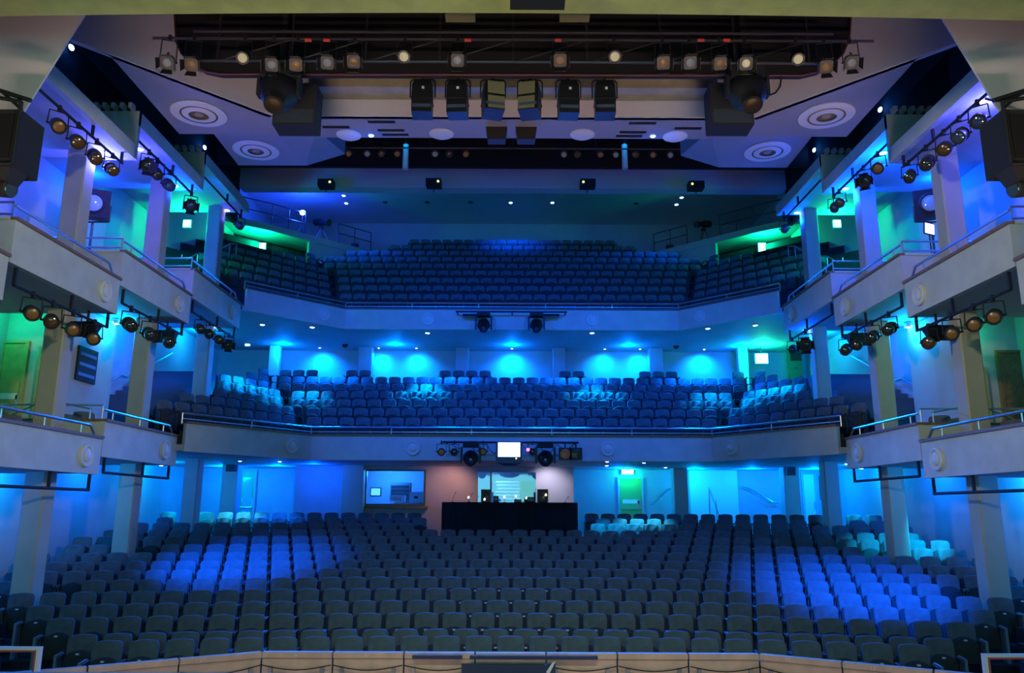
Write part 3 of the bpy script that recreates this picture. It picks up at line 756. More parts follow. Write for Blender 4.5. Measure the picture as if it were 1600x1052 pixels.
for u, v, z, where in ((311, 177, 11.5, 'on the front ceiling panel at the left'), (1291, 180, 11.5, 'on the front ceiling panel at the right'), (400, 234, 12.25, 'on the rear ceiling panel at the left'), (1199, 236, 12.25, 'on the rear ceiling panel at the right')):
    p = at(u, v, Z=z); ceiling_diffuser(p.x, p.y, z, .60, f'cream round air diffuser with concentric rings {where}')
for k, (u, v) in enumerate(((545, 211), (690, 209), (910, 210), (1055, 213))):
    p = at(u, v, Z=11.5)
    t = thing('ceiling_dome', f'pale shallow round fitting at the ceiling edge, {ORD[k]} from the left', 'ceiling fitting', (p.x, p.y, 11.5), 0, 'round fittings at the ceiling edge')
    MB().lathe((0, 0, 0), (0, 0, -1), [(0, .26), (.02, .27), (.05, .22), (.07, .05)], 24).build('dome', M_RING, t, True)
    MB().lathe((0, 0, 0), (0, 0, -1), [(0, .29), (.012, .29)], 24).build('rim', M_RING, t)
for k, (u, v) in enumerate(((525, 199), (596, 191), (611, 204), (618, 211), (983, 213), (989, 207), (1004, 193), (1075, 201))):
    p = at(u, v, Z=11.49)
    o = thing('slot_vent', f'narrow black slot vent in the blue ceiling panel, {ORD[k]} from the left', 'air vent', (p.x, p.y, 11.5), 0, 'slot vents in the ceiling')
    MB().box(-.31, .31, -.05, .05, -.012, 0).build('frame', M_BLACKM, o)
    for q in (-1, 0, 1): MB().box(-.29, .29, q*.025-.004, q*.025+.004, -.02, -.012).build('blade', M_BLACK, o)
def downlight(p, label, face, group, nrm=(0, 0, -1), r=.07, power=0, color=AZURE, target=None, angle=60, blend=.5, name='downlight', cat='downlight'):
    p = Vector(p); n = Vector(nrm).normalized()
    t = thing(name, label, cat, p, 0, group)
    MB().lathe((0, 0, 0), n, [(0, r*1.35), (.015, r*1.35), (.02, r*1.05)], 16).build('trim_ring', M_WHITE, t)
    MB().lathe(n*.015, n, [(0, r), (.012, r*.9), (.02, r*.4)], 14).build('lamp_face', face, t)
    if power:
        L = lamp('SPOT', 'downlight_beam', p + n*.06, power, color, target if target is not None else p + n*5, angle, blend, .05)
    return t
for k, (u, v) in enumerate(((580, 211), (1020, 212))):
    downlight(at(u, v, Z=11.5), f'bright blue downlight in the ceiling panel, {SIDE[-1 if k == 0 else 1]} one', E_BLUE, 'downlights in the ceiling panel', r=.06, power=900, color=(0, .16, 1), angle=80, blend=.8)

# --- lighting slot: a bar with small lanterns against the dark
t = thing('lighting_bar', 'dim lighting bar inside the dark ceiling slot', 'lighting bar')
sz = at(800, 232, Y=22.3).z
MB().tube((-5.2, 22.3, sz), (5.2, 22.3, sz), .025, n=8).build('pipe', M_DSTEEL, t)
for x in (-5, -2.5, 0, 2.5, 5): MB().box(x-.02, x+.02, 22.28, 22.32, sz, 15.2).build('hanger', M_BLACKM, t)
for k, u in enumerate((545, 574, 596, 621, 680, 702, 728, 881, 902, 938, 962, 993, 1020, 1047, 1072)):
    p = at(u, 242, Y=22.3)
    lantern((p.x, 22.3, sz), (p.x*.5, 4, 1), f'small dim lantern in the dark ceiling slot, {ORD[k]} from the left', 'par', .8, (E_AMB, E_COOL, A_)[k % 3], 'lanterns in the ceiling slot', drop=.22)
for s, u in ((-1, 634), (1, 976)):
    p = at(u, 243, Y=23.0)
    t = thing('slot_wall_stand_in', f'pale post standing in for cyan-lit wall inside the dark ceiling slot, {SIDE[s]} one', 'post', (p.x, 23.0, p.z))  # cylinder stands in for a piece of wall under cyan light
    MB().tube((0, 0, -.45), (0, 0, .35), .09, n=14).build('shaft', M_PAINT, t, True)
    MB().tube((0, 0, .35), (0, 0, 15.19-p.z), .03, n=10).build('rod', M_BLACKM, t)
    lamp('SPOT', 'post_light', (p.x, 22.6, p.z + .75), 60, CYAN, (p.x, 23.0, p.z - .1), 50, .6, .05)

# --- four projectors on rods below the beam
for k, (u, v, e) in enumerate(((510, 288, 1), (678, 287, 1), (918, 288, -1), (1087, 291, -1))):
    p = at(u, v, Y=25.6)
    t = thing('hanging_projector', f'small black projector with yellow-green light on a rod, {ORD[k]} from the left', 'projector', (p.x, 25.6, p.z), 0, 'projectors hanging below the beam')
    MB().box(-.26, .26, -.2, .2, -.13, .12).build('case', M_BLACKM, t)
    MB().tube((0, 0, .12), (0, 0, 13.5-p.z), .015).build('rod', M_BLACKM, t)
    MB().lathe((e*.16, -.2, 0), (0, -1, 0), [(0, .035), (.02, .03)], 12).build('indicator', E_LED, t)
    for q in range(4): MB().box(-e*.22 + e*q*.06 - .015, -e*.22 + e*q*.06 + .015, -.205, -.199, -.08, .06).build('vent', M_BLACK, t)

# --- downlights in the sloping ceiling of the upper circle
def on_slope(u, v):
    return at(u, v, Z=16.8)
for k, (u, v) in enumerate(((537, 305), (541, 317), (798, 316), (863, 316), (1057, 319), (1065, 308))):
    p = on_slope(u, v)
    downlight(p - Vector((0, 0, .01)), f'round blue downlight in the upper circle ceiling, {ORD[k]} from the left', E_BLUE, 'downlights over the upper circle', (0, 0, -1), .085)
for k, (u, v) in enumerate(((602, 316), (668, 316), (735, 316), (994, 318))):
    p = on_slope(u, v)
    o = thing('ceiling_rose', f'small dark unlit ceiling fitting over the upper circle, {ORD[k]} from the left', 'ceiling fitting', p, 0, 'unlit fittings over the upper circle')
    MB().lathe((0, 0, .0), (0, 0, -1), [(0, .12), (.02, .12), (.03, .07), (.01, .05)], 16).build('rim', M_DSTEEL, o)
    MB().lathe((0, 0, 0), (0, 0, -1), [(.0, .05), (.03, .04)], 12).build('lamp_face', M_BLACKM, o)

# --- bar with two moving heads on the upper circle front
p0, p1 = at(712, 487, Y=27.45), at(886, 487, Y=27.45)
t = thing('lighting_bar', 'black bar clamped to the middle of the upper circle front', 'lighting bar')
MB().tube((p0.x, 27.45, p0.z), (p1.x, 27.45, p0.z), .03).build('pipe', M_BLACKM, t)
for x in (p0.x+.05, 0, p1.x-.05): MB().box(x-.02, x+.02, 27.45, 27.9, p0.z-.02, p0.z+.02).build('bracket', M_BLACKM, t)
for a, c in ((723, 757), (842, 874)):
    q0, q1 = at(a, 492, Y=27.6), at(c, 492, Y=27.6); m = MB().box(q0.x, q1.x, 27.55, 27.7, q0.z-.09, q0.z+.02); m.build('dimmer_box', M_BLACKM, t)
    MB().box(q0.x, q1.x, 27.54, 27.55, q0.z-.11, q0.z-.085).build('yellow_strip', M_OLIVE, t)
for k, u in enumerate((756, 838)):
    p = at(u, 488, Y=27.45); moving_head((p.x, 27.4, p0.z - .03), (p.x*.5, 10, -4), f'black moving head light under the upper circle front, {SIDE[-1 if k == 0 else 1]} one', 1.35, 'moving heads on the circle fronts')
# --- bar with lanterns, moving heads and a monitor on the lower circle front
p0, p1 = at(692, 691, Y=23.7), at(904, 692, Y=23.7); zb = p0.z
t = thing('lighting_bar', 'black bar with cables clamped to the middle of the lower circle front', 'lighting bar')
MB().tube((p0.x, 23.7, zb), (p1.x, 23.7, zb), .032).build('pipe', M_BLACKM, t)
for x in (p0.x+.1, -1.0, .9, p1.x-.1): MB().box(x-.02, x+.02, 23.7, 24.18, zb-.02, zb+.02).build('bracket', M_BLACKM, t)
for k in range(7):
    x = p0.x + .25 + .52*k; m = MB(); pts = [(x + .5*j/8, 23.66, zb - .05 - .14*math.sin(math.pi*j/8)*(1 + .5*(k % 3))) for j in range(9)]
    m.pipe(pts, .010, 5); m.build('cable', M_BLACKM, t)
for k, (u, st, ln, szz) in enumerate(((690, 'par', E_AMB, .95), (710, 'par', L_, .95), (755, 'par', E_AMB, .9), (832, 'par', L_, .9))):
    p = at(u, 692, Y=23.65); lantern((p.x, 23.65, zb), (p.x*.3, 6, 2), f'small lantern on the lower circle front bar, {ORD[k]} from the left', st, szz, ln, 'lanterns on the lower circle front')
for k, (u, ln) in enumerate(((883, E_AMB), (900, M_BRONZE))):
    p = at(u, 709, Y=23.6)
    t = thing('square_floodlight', f'black square-framed {"amber" if k == 0 else "unlit"} floodlight at the right end of the circle front bar', 'stage light', (p.x, 23.6, zb), 0, 'square floodlights')
    MB().box(-.18, .18, -.06, .14, -.52, -.16).build('housing', M_BLACK, t); MB().tube((0, .02, -.16), (0, .02, 0), .02).build('clamp', M_BLACKM, t)
    MB().lathe((0, -.06, -.34), (0, -1, 0), [(0, .145), (.012, .14), (.03, .05)], 20).build('lens', ln, t, True)
for k, u in enumerate((736, 852)):
    p = at(u, 694, Y=23.6); moving_head((p.x, 23.55, zb), (p.x*.4, 8, -1), f'black moving head light under the lower circle front, {SIDE[-1 if k == 0 else 1]} of the monitor', 1.35, 'moving heads on the circle fronts', lens=M_LENSB)
a, c = at(775, 690, Y=23.45), at(816, 724, Y=23.45)
t = thing('monitor_screen', 'bright white monitor screen in a blue-black case on the lower circle front', 'monitor', ((a.x+c.x)/2, 23.45, (a.z+c.z)/2))
w, h = (c.x-a.x)/2, (a.z-c.z)/2
MB().box(-w, w, 0, .12, -h, h).build('case', mat('monitor_case', (.02, .03, .10), .4), t)
MB().loops([[(-w*.9, 0, -h), (w*.9, 0, -h), (w*.9, .12, -h), (-w*.9, .12, -h)], [(-w*.4, .03, -h-.07), (w*.4, .03, -h-.07), (w*.4, .1, -h-.07), (-w*.4, .1, -h-.07)]]).build('stand_foot', MATS['monitor_case'], t)
MB().box(-w*.84, w*.84, -.012, 0, -h*.42, h*.90).build('screen', E_SCREEN, t)
MB().box(w*.5, w*.58, -.012, 0, -h*.62, -h*.52).build('power_light', E_LED, t)
MB().box(-.05, .05, .12, .3, h-.2, zb - (a.z+c.z)/2 + .02).build('bracket', M_BLACKM, t)
p = at(825, 703, Y=23.5); t = thing('indicator_lamp', 'small glowing magenta indicator lamp beside the monitor', 'lamp', (p.x, 23.5, p.z))
MB().lathe((0, 0, 0), (0, -1, 0), [(0, .05), (.03, .05), (.05, .02)], 12).build('bulb', mat('magenta_glow', (1, .2, .8), .3, emit=(1, .15, .7), estr=3), t); MB().box(-.012, .012, 0, .03, 0, zb-p.z).build('stem', M_BLACKM, t)

# --- follow spot boxes in the upper side boxes, on stands
for s, u in ((-1, 148), (1, 1452)):
    y = 18.6; zf = UPB[2] + .2
    p = at(u, 322, Y=y)
    t = thing('large_stage_light', f'large square black stage light with round lens on a stand in the {SIDE[s]} upper box', 'stage light', (p.x, y, zf))
    zc = p.z - zf; R = Matrix.Rotation(-s*.40, 3, 'Z') @ Matrix.Rotation(.10, 3, 'X')
    MB().obox((0, 0, zc), .66, .55, .62, R).build('housing', M_BLACK, t)
    MB().obox(Vector((0, 0, zc)) + R @ Vector((0, -.29, .0)), .74, .03, .70, R).build('front_frame', M_BLACKM, t)
    d = R @ Vector((0, -1, 0)); MB().lathe(Vector((0, 0, zc)) + d*.30, d, [(0, .27), (.03, .26), (.05, .22), (.02, .21)], 24).build('lens_ring', M_BLACKM, t, True)
    MB().lathe(Vector((0, 0, zc)) + d*.31, d, [(0, .21), (.02, .19), (.05, .05)], 24).build('lens', mat('big_lens', (.35, .5, .7), .1, coat=1), t, True)
    y_ = MB(); y_.pipe([(-.40, 0, zc), (-.40, 0, zc-.42), (.40, 0, zc-.42), (.40, 0, zc)], .02); y_.build('yoke', M_DSTEEL, t)
    MB().tube((0, 0, .5), (0, 0, zc-.42), .03).build('stand_pole', M_DSTEEL, t)
    for k in range(3):
        a = 2*math.pi*k/3 + .4; MB().tube((.4*math.cos(a), .4*math.sin(a), .0), (0, 0, .65), .018).build('leg', M_DSTEEL, t)
    MB().tube((s*.46, -.1, zc-.3), (s*.40, 0, zc-.3), .04).build('handle', M_BRONZE, t)

# --- loudspeaker frames on the proscenium returns
for s in (-1, 1):
    a = at(800 + s*757, 155, Y=11.0); c = at(800 + s*757, 262, Y=11.0)
    t = thing('proscenium_loudspeaker', f'large black loudspeaker in a metal frame at the {SIDE[s]} edge of the proscenium', 'loudspeaker', (a.x, 11.0, c.z))
    h = a.z - c.z; x0, x1 = (0, s*.95)
    MB().box(min(x0, x1), max(x0, x1), -.1, .5, 0, h*.80).build('cabinet', M_BLACKM, t)
    f = MB(); f.pipe([(0, -.13, 0), (0, -.13, h*.9), (x1, -.13, h*1.05), (x1, -.13, 0), (0, -.13, 0)], .03, 6); f.build('frame', M_BLACK, t)
    f = MB(); f.tube((-s*.12, -.1, h*.93), (x1, -.1, h*1.25), .035); f.tube((0, -.1, h*.80), (x1*.35, -.1, h*1.06), .025); f.build('bracket_arm', M_BLACK, t)
    MB().box(min(s*.08, s*.85), max(s*.08, s*.85), -.115, -.102, h*.1, h*.72).build('grille', M_BLACK, t)
    f = MB(); f.loops([[(s*.02, -.1, 0), (s*.5, -.1, 0), (s*.5, .3, 0), (s*.02, .3, 0)], [(s*.12, -.05, -.22), (s*.45, -.05, -.12), (s*.45, .25, -.12), (s*.12, .25, -.22)]]); f.build('lower_wedge', M_BLACKM, t)
    p = at(800 + s*788, 298, Y=11.2)
    t = thing('hanging_spotlight', f'black cylindrical spotlight at the {SIDE[s]} edge below the loudspeaker frame', 'stage light', (p.x, 11.2, p.z))
    MB().lathe((s*.35, .05, .08), (-s, -.2, -.15), [(0, .06), (.03, .12), (.28, .14), (.42, .14), (.44, .11)], 18).build('body', M_BLACKM, t, True)
    MB().tube((s*.15, .05, .1), (s*.15, .05, .62), .02).build('stem', M_BLACKM, t); MB().lathe((s*.0, -.03, 0), (-s, -.2, -.15), [(.08, .11), (.09, .1)], 16).build('lens', M_LENS, t)
# ------------------------------------------------------------------ the orchestra rail in front of the first row
RZ = .80
rail = [(-6.7, 10.85), (-3.72, 12.65), (3.72, 12.65), (6.7, 10.85)]
t = thing('orchestra_rail', 'low wooden panelled rail in front of the first stalls row', 'rail')
def along(k, f): (x0, y0), (x1, y1) = rail[k], rail[k+1]; return Vector((x0+(x1-x0)*f, y0+(y1-y0)*f, 0))
for k, n in ((0, 3), (1, 7), (2, 3)):
    d = (along(k, 1) - along(k, 0)).normalized(); nrm = Vector((-d.y, d.x, 0))
    L = (along(k, 1) - along(k, 0)).length
    for i in range(n):
        a = along(k, i/n) + d*.012; c = along(k, (i+1)/n) - d*.012
        q = MB(); q.slab([a+Vector((0,0,-.2)), c+Vector((0,0,-.2)), c+Vector((0,0,RZ-.09)), a+Vector((0,0,RZ-.09))], nrm*.03)
        p = q.build('panel', M_PITWOOD, t)
        for f in (.13, .87):
            e = a + (c-a)*f - nrm*.03; MB().obox((e.x, e.y, RZ/2-.15), .055, .05, RZ-.1, Matrix((d, nrm, Vector((0,0,1)))).transposed()).build('upright', mat('panel_upright', (.28, .27, .30), .4, .5), p)
        q = MB(); q.slab([a+Vector((0,0,RZ-.08))-nrm*.03, c+Vector((0,0,RZ-.08))-nrm*.03, c+Vector((0,0,RZ))-nrm*.03, a+Vector((0,0,RZ))-nrm*.03], nrm*.12)
        q.build('top_rail', M_PITWOOD, t)
        if not (k == 1 and i in (3,)):
            m = MB(); pts = [a + (c-a)*(j/8) - nrm*.07 + Vector((0, 0, RZ-.17-.07*math.sin(math.pi*j/8))) for j in range(9)]
            m.pipe(pts, .008, 5); m.build('cable', M_BLACKM, t)
for nm, u0, u1, v0 in (('navy_tube', 644, 722, 1026), ('navy_tube', 734, 934, 1027)):
    a = at(u0, v0, Y=12.55); c = at(u1, v0, Y=12.55); MB().box(a.x, c.x, 12.54, 12.60, RZ-.075, RZ-.025).build(nm, mat('navy_tube_paint', (.015, .025, .07), .5), t)
a = at(721, 1039, Y=12.5); c = at(868, 1039, Y=12.5); MB().box(a.x, c.x, 12.52, 12.60, -.2, a.z).build('navy_panel', MATS['navy_tube_paint'], t)
a = at(868, 1034, Y=12.5); MB().slab([(a.x, 12.5, a.z), (a.x-.05, 12.5, a.z-.02), (a.x-.14, 12.5, a.z-.15), (a.x-.09, 12.5, a.z-.17)], (0, .01, 0)).build('paper_tag', M_WHITE, t)
def text(body, loc, size, material, rz=0.0, parent=None, name='lettering', rx=math.pi/2, ext=.002):
    cu = bpy.data.curves.new(name, 'FONT'); cu.body = body; cu.size = size; cu.extrude = ext; cu.align_x = 'CENTER'; cu.align_y = 'CENTER'
    cu.materials.append(material); o = bpy.data.objects.new(name, cu); COL.objects.link(o); o.location = loc; o.rotation_euler = (rx, 0, rz)
    bpy.context.view_layer.update()
    me = bpy.data.meshes.new_from_object(o.evaluated_get(bpy.context.evaluated_depsgraph_get()))
    n = bpy.data.objects.new(name, me); COL.objects.link(n); n.location = loc; n.rotation_euler = (rx, 0, rz)
    bpy.data.objects.remove(o)
    if parent: n.parent = parent
    return n
for s, k, f in (('10', 1, .785), ('11', 1, .925), ('12', 2, .12), ('13', 2, .45)):
    d = (along(k, 1) - along(k, 0)).normalized(); nrm = Vector((-d.y, d.x, 0)); p = along(k, f) - nrm*.036
    text(s, (p.x, p.y, RZ-.040), .075, M_WHITE, math.atan2(d.y, d.x), t, 'number')
for k, f in ((0, .75), (1, .07), (1, .21), (1, .5)):
    d = (along(k, 1) - along(k, 0)).normalized(); nrm = Vector((-d.y, d.x, 0)); p = along(k, f) - nrm*.034
    MB().obox((p.x, p.y, RZ-.045), .012, .01, .035).build('white_mark', M_WHITE, t)

# side steps with pale nosings and a bright handrail at each bottom corner
for s in (-1, 1):
    t = thing('side_steps', f'dark aisle steps with pale nosings at the bottom {SIDE[s]} corner', 'steps')
    for i in range(5):
        y = 11.9 + .75*i; z = .12 + .17*i; x0, x1 = s*(7.6 + .45*i), s*11.9
        MB().box(min(x0, x1), max(x0, x1), y, y+.75, -.2, z).build('tread', M_CARPET, t)
        MB().box(min(x0, x1), max(x0, x1), y-.005, y+.05, z, z+.012).build('nosing', mat('nosing_paint', (.35, .36, .30), .6), t)
    P = [at(800 + s*735, 1011 if s < 0 else 1022, Y=10.9), at(800 + s*900, 1018 if s < 0 else 1040, Y=10.9)]
    t = thing('corner_handrail', f'bright white painted handrail with red underside at the bottom {SIDE[s]} corner', 'handrail')
    p = P[0]; zt = p.z
    q = MB(); q.box(min(p.x, p.x + s*1.6), max(p.x, p.x + s*1.6), 10.88, 10.94, zt-.04, zt); q.build('top_bar', mat('rail_white', (.85, .85, .78), .4), t)
    MB().box(min(p.x, p.x + s*.05), max(p.x, p.x + s*.05), 10.88, 10.94, .0, zt-.04).build('post', MATS['rail_white'], t)
    MB().box(min(p.x + s*.05, p.x + s*1.6), max(p.x + s*.05, p.x + s*1.6), 10.89, 10.93, zt-.065, zt-.04).build('red_strip', mat('red_paint', (.7, .10, .04), .5), t)
    MB().box(min(p.x + s*.05, p.x + s*.08), max(p.x + s*.05, p.x + s*.08), 10.89, 10.93, .0, zt-.065).build('red_post_strip', MATS['red_paint'], t)

# ------------------------------------------------------------------ rear of the stalls
def M_glass():
    m = bpy.data.materials.new('window_glass'); m.use_nodes = True; nt = m.node_tree; nt.nodes.clear()
    o = nt.nodes.new('ShaderNodeOutputMaterial'); a = nt.nodes.new('ShaderNodeBsdfTransparent'); g = nt.nodes.new('ShaderNodeBsdfGlossy'); x = nt.nodes.new('ShaderNodeMixShader')
    a.inputs[0].default_value = (.85, .92, 1, 1); g.inputs['Roughness'].default_value = .03; x.inputs[0].default_value = .08
    nt.links.new(a.outputs[0], x.inputs[1]); nt.links.new(g.outputs[0], x.inputs[2]); nt.links.new(x.outputs[0], o.inputs[0]); return m
GL = M_glass()
for k, w in enumerate((W1, W2)):
    t = thing('window_%d' % (k+1), f'control room window behind the stalls, {"left one with dark frame" if k == 0 else "right one behind the mixing desk"}', 'window'); t['kind'] = 'structure'
    f = M_DSTEEL if k == 0 else M_PAINT
    for nm, r in (('frame_top', (w[0], w[1], w[3]-.05, w[3])), ('frame_bottom', (w[0], w[1], w[2], w[2]+.05)), ('frame_side', (w[0], w[0]+.06, w[2]+.05, w[3]-.05)), ('frame_side', (w[1]-.06, w[1], w[2]+.05, w[3]-.05))):
        MB().box(r[0], r[1], 27.97, 28.1, r[2], r[3]).build(nm, f, t)
    MB().box(w[0]+.06, w[1]-.06, 28.03, 28.04, w[2]+.05, w[3]-.05).build('pane', GL, t)
    if k == 1: x = at(767, 760, Y=28).x; MB().box(x-.03, x+.03, 27.98, 28.09, w[2]+.05, w[3]-.05).build('mullion', M_PAINT, t)
    MB().box(w[0]-.1, w[1]+.1, 27.86, 28.0, w[2]-.10, w[2]-.02).build('sill', M_WOOD, t)
# room behind the windows
cz = W1[2]
def room(name, label, cat, u0, u1, v0, v1, Y, dp, m, parts=()):
    a = at(u0, v0, Y=Y); c = at(u1, v1, Y=Y); t = thing(name, label, cat, ((a.x+c.x)/2, Y, c.z))
    w = (c.x-a.x)/2; h = a.z-c.z
    MB().box(-w, w, 0, dp, 0, h).build('body', m, t)
    for p in parts: p(t, w, h)
    return t
ROOMD = mat('room_desk', (.5, .55, .6), .5)
a = at(573, 788, Y=28.5); c = at(664, 788, Y=28.5)
t = thing('control_desk', 'pale control room desk behind the left window', 'desk', ((a.x+c.x)/2, 28.5, 1.9)); w = (c.x-a.x)/2
MB().box(-w, w, 0, .8, a.z-1.95, a.z-1.88).build('desk_top', ROOMD, t)
for q in (-w+.1, w-.1): MB().box(q-.03, q+.03, .1, .7, 0, a.z-1.95).build('leg', ROOMD, t)
scr = lambda t, w, h: MB().box(-w*.85, w*.85, -.012, 0, h*.12, h*.9).build('screen', mat('cyan_screen', (.2, .7, .9), .3, emit=(.15, .65, .9), estr=1.6), t)
room('control_monitor', 'cyan glowing monitor at the left of the control room', 'monitor', 579, 595, 762, 776, 28.7, .1, M_BLACKM, [scr])
room('equipment_rack', 'grey equipment rack in the middle of the left control room window', 'rack', 610, 640, 754, 785, 29.3, .5, mat('rack_grey', (.22, .22, .25), .5), [lambda t, w, h: [MB().box(-w*.9, w*.9, -.01, 0, h*(.1+.2*i), h*(.24+.2*i)).build('rack_unit', M_DSTEEL, t) for i in range(4)]])
room('mixer_console', 'pale sloping mixer console seen through the left control room window', 'console', 611, 632, 774, 785, 28.8, .35, mat('console_grey', (.6, .62, .64), .5), [lambda t, w, h: [MB().box(-w*.9+.06*i, -w*.9+.06*i+.02, -.01, 0, h*.2, h*.8).build('fader', M_BLACKM, t) for i in range(6)]])
room('file_box', 'pale box at the right end of the control room desk', 'box', 640, 660, 769, 786, 28.8, .35, ROOMD, [lambda t, w, h: MB().box(-w*.3, w*.3, -.01, 0, h*.4, h*.6).build('label_plate', M_BLACKM, t)])
for i in range(8):
    v = 752 + i*5.2; off = (i % 3 - 1)*1.2
    a = at(776 + off, v, Y=28.9); c = at(812 + off, v + 3.8, Y=28.9)
    o = MB().box(a.x, c.x, 28.9, 29.3, c.z, a.z)
    t = thing('folded_sheet', f'white folded sheet in the stack behind the desk window, {ORD[i]} from the top', 'sheet', group='stack of folded sheets'); o.build('sheet', M_WHITE, t)
    m = MB(); m.tube((a.x, 28.9, (a.z+c.z)/2), (c.x, 28.9, (a.z+c.z)/2), (a.z-c.z)*.5, n=8); m.build('fold', M_WHITE, t)
a = at(776, 791, Y=28.9)
t = thing('storage_shelf', 'low shelf carrying the stack of folded sheets', 'shelf', (0, 0, 0)); MB().box(a.x-.1, a.x+1.7, 28.85, 29.6, a.z-.12, a.z-.02).build('shelf_board', ROOMD, t)
for q in (a.x, a.x+1.55): MB().box(q, q+.06, 28.9, 29.5, 1.9, a.z-.12).build('leg', ROOMD, t)
room('dark_cabinet', 'dark cabinet beside the stack of folded sheets in the window', 'cabinet', 813, 836, 752, 790, 29.0, .4, mat('dark_green_cabinet', (.03, .05, .05), .7), [lambda t, w, h: MB().box(-w*.7, w*.7, -.012, 0, h*.55, h*.9).build('door', M_BLACKM, t)])

# mixing desk under a black cloth
a = at(691, 785, Y=25.4); c = at(902, 785, Y=25.4); ztop = a.z; zf = STALL_TOP[12] - SEAT_H
t = thing('mixing_desk', 'long mixing desk table draped in black cloth behind the stalls', 'table', ((a.x+c.x)/2, 25.4, zf))
w = (c.x-a.x)/2; H = ztop - zf
MB().box(-w+.02, w-.02, .02, 1.1, H-.05, H).build('table_top', M_BLACKM, t)
for q in (-w+.15, 0, w-.15): MB().box(q-.03, q+.03, .1, 1.0, 0, H-.05).build('leg', M_DSTEEL, t)
m = MB(); n = 60; pts = [(-w + 2*w*i/n, -.02 + .025*math.sin(i*1.9) + .012*math.sin(i*.7)) for i in range(n+1)]
vs = [(x, y*.3, H+.005) for x, y in pts] + [(x, y, 0) for x, y in pts] + [(x, y*.3+.03, H+.005) for x, y in pts] + [(x, y+.03, 0) for x, y in pts]
N = n+1; m.add(vs, [(i, i+1, N+i+1, N+i) for i in range(n)] + [(2*N+i, 3*N+i, 3*N+i+1, 2*N+i+1) for i in range(n)])
m.build('cloth_front', mat('black_cloth', (.006, .006, .006), .95), t)
for q in (-1, 1): MB().box(q*w-.01, q*w+.01, 0, 1.1, .05, H).build('cloth_side', MATS['black_cloth'], t)
for k, u in enumerate((798, 851)):
    q = at(u, 805, Y=25.3); MB().box(q.x - (a.x+c.x)/2 - .02, q.x - (a.x+c.x)/2 + .02, -.075, -.055, .1, .55).build('cloth_tie', mat('olive_tie', (.2, .18, .08), .7), t)
def on_desk(u, Y=25.9): return at(u, 784, Y=Y).x
for k, (u, v0, wd_) in enumerate(((759, 765, .30), (848, 765, .34))):
    x = on_desk(u); z1 = at(u, v0, Y=25.9).z
    t = thing('monitor_speaker', f'small black monitor loudspeaker on the mixing desk, {SIDE[-1 if k == 0 else 1]} one', 'loudspeaker', (x, 25.8, ztop))
    MB().box(-wd_/2, wd_/2, 0, .28, .02, z1-ztop).build('cabinet', M_BLACK, t)
    for r, zz in ((.09, .14), (.045, .29)): MB().lathe((0, 0, zz), (0, -1, 0), [(0, r), (.015, r), (.0, r*.8), (.01, r*.3)], 16).build('cone', M_DSTEEL, t)
    MB().box(-wd_/2+.03, wd_/2-.03, .03, .25, 0, .02).build('foot', M_BLACKM, t)
for k, (u, v) in enumerate(((732, 777), (757, 780), (788, 776), (806, 775), (823, 778), (853, 773))):
    x = on_desk(u, 25.6); z = at(u, v, Y=25.6).z
    t = thing('desk_lamp', f'tiny warm gooseneck lamp on the mixing desk, {ORD[k]} from the left', 'lamp', (x, 25.7, ztop), 0, 'gooseneck lamps on the mixing desk')
    MB().lathe((0, 0, 0), (0, 0, 1), [(0, .04), (.02, .04)], 10).build('base', M_BLACKM, t)
    h = z - ztop; m = MB(); m.pipe([(0, .03, .02), (0, .03, h+.04), (0, 0, h+.05), (0, -.04, h+.02)], .008, 5); m.build('neck', M_BLACKM, t)
    MB().lathe((0, -.04, h+.02), (0, -.4, -1), [(0, .015), (.05, .03)], 10).build('bulb', E_WARM, t)
for k, (u, v) in enumerate(((707, 771), (733, 773), (883, 778))):
    x = on_desk(u, 25.6); z = at(u, v, Y=25.6).z
    t = thing('gooseneck_microphone', f'thin black gooseneck microphone on the mixing desk, {ORD[k]} from the left', 'microphone', (x, 25.6, ztop), 0, 'microphones on the mixing desk')
    MB().lathe((0, 0, 0), (0, 0, 1), [(0, .04), (.02, .03)], 10).build('base', M_BLACKM, t)
    h = max(.15, z - ztop); m = MB(); m.pipe([(0, 0, .02), (.03, 0, h*.6), (.08, -.02, h)], .006, 5); m.build('stem', M_BLACKM, t); MB().lathe((.08, -.02, h), (.3, 0, .5), [(0, .012), (.05, .014)], 8).build('capsule', M_BLACKM, t)
for k, (u, wd_, hh) in enumerate(((775, .16, .20), (809, .22, .10), (829, .24, .17))):
    x = on_desk(u, 25.6); t = thing('desk_equipment', f'small black equipment box on the mixing desk, {ORD[k]} from the left', 'equipment', (x, 25.55, ztop), 0, 'equipment on the mixing desk')
    MB().box(-wd_/2, wd_/2, 0, .2, 0, hh).build('case', M_BLACKM, t); MB().box(-wd_/2+.02, wd_/2-.02, -.006, 0, hh*.3, hh*.8).build('front_panel', M_DSTEEL, t)

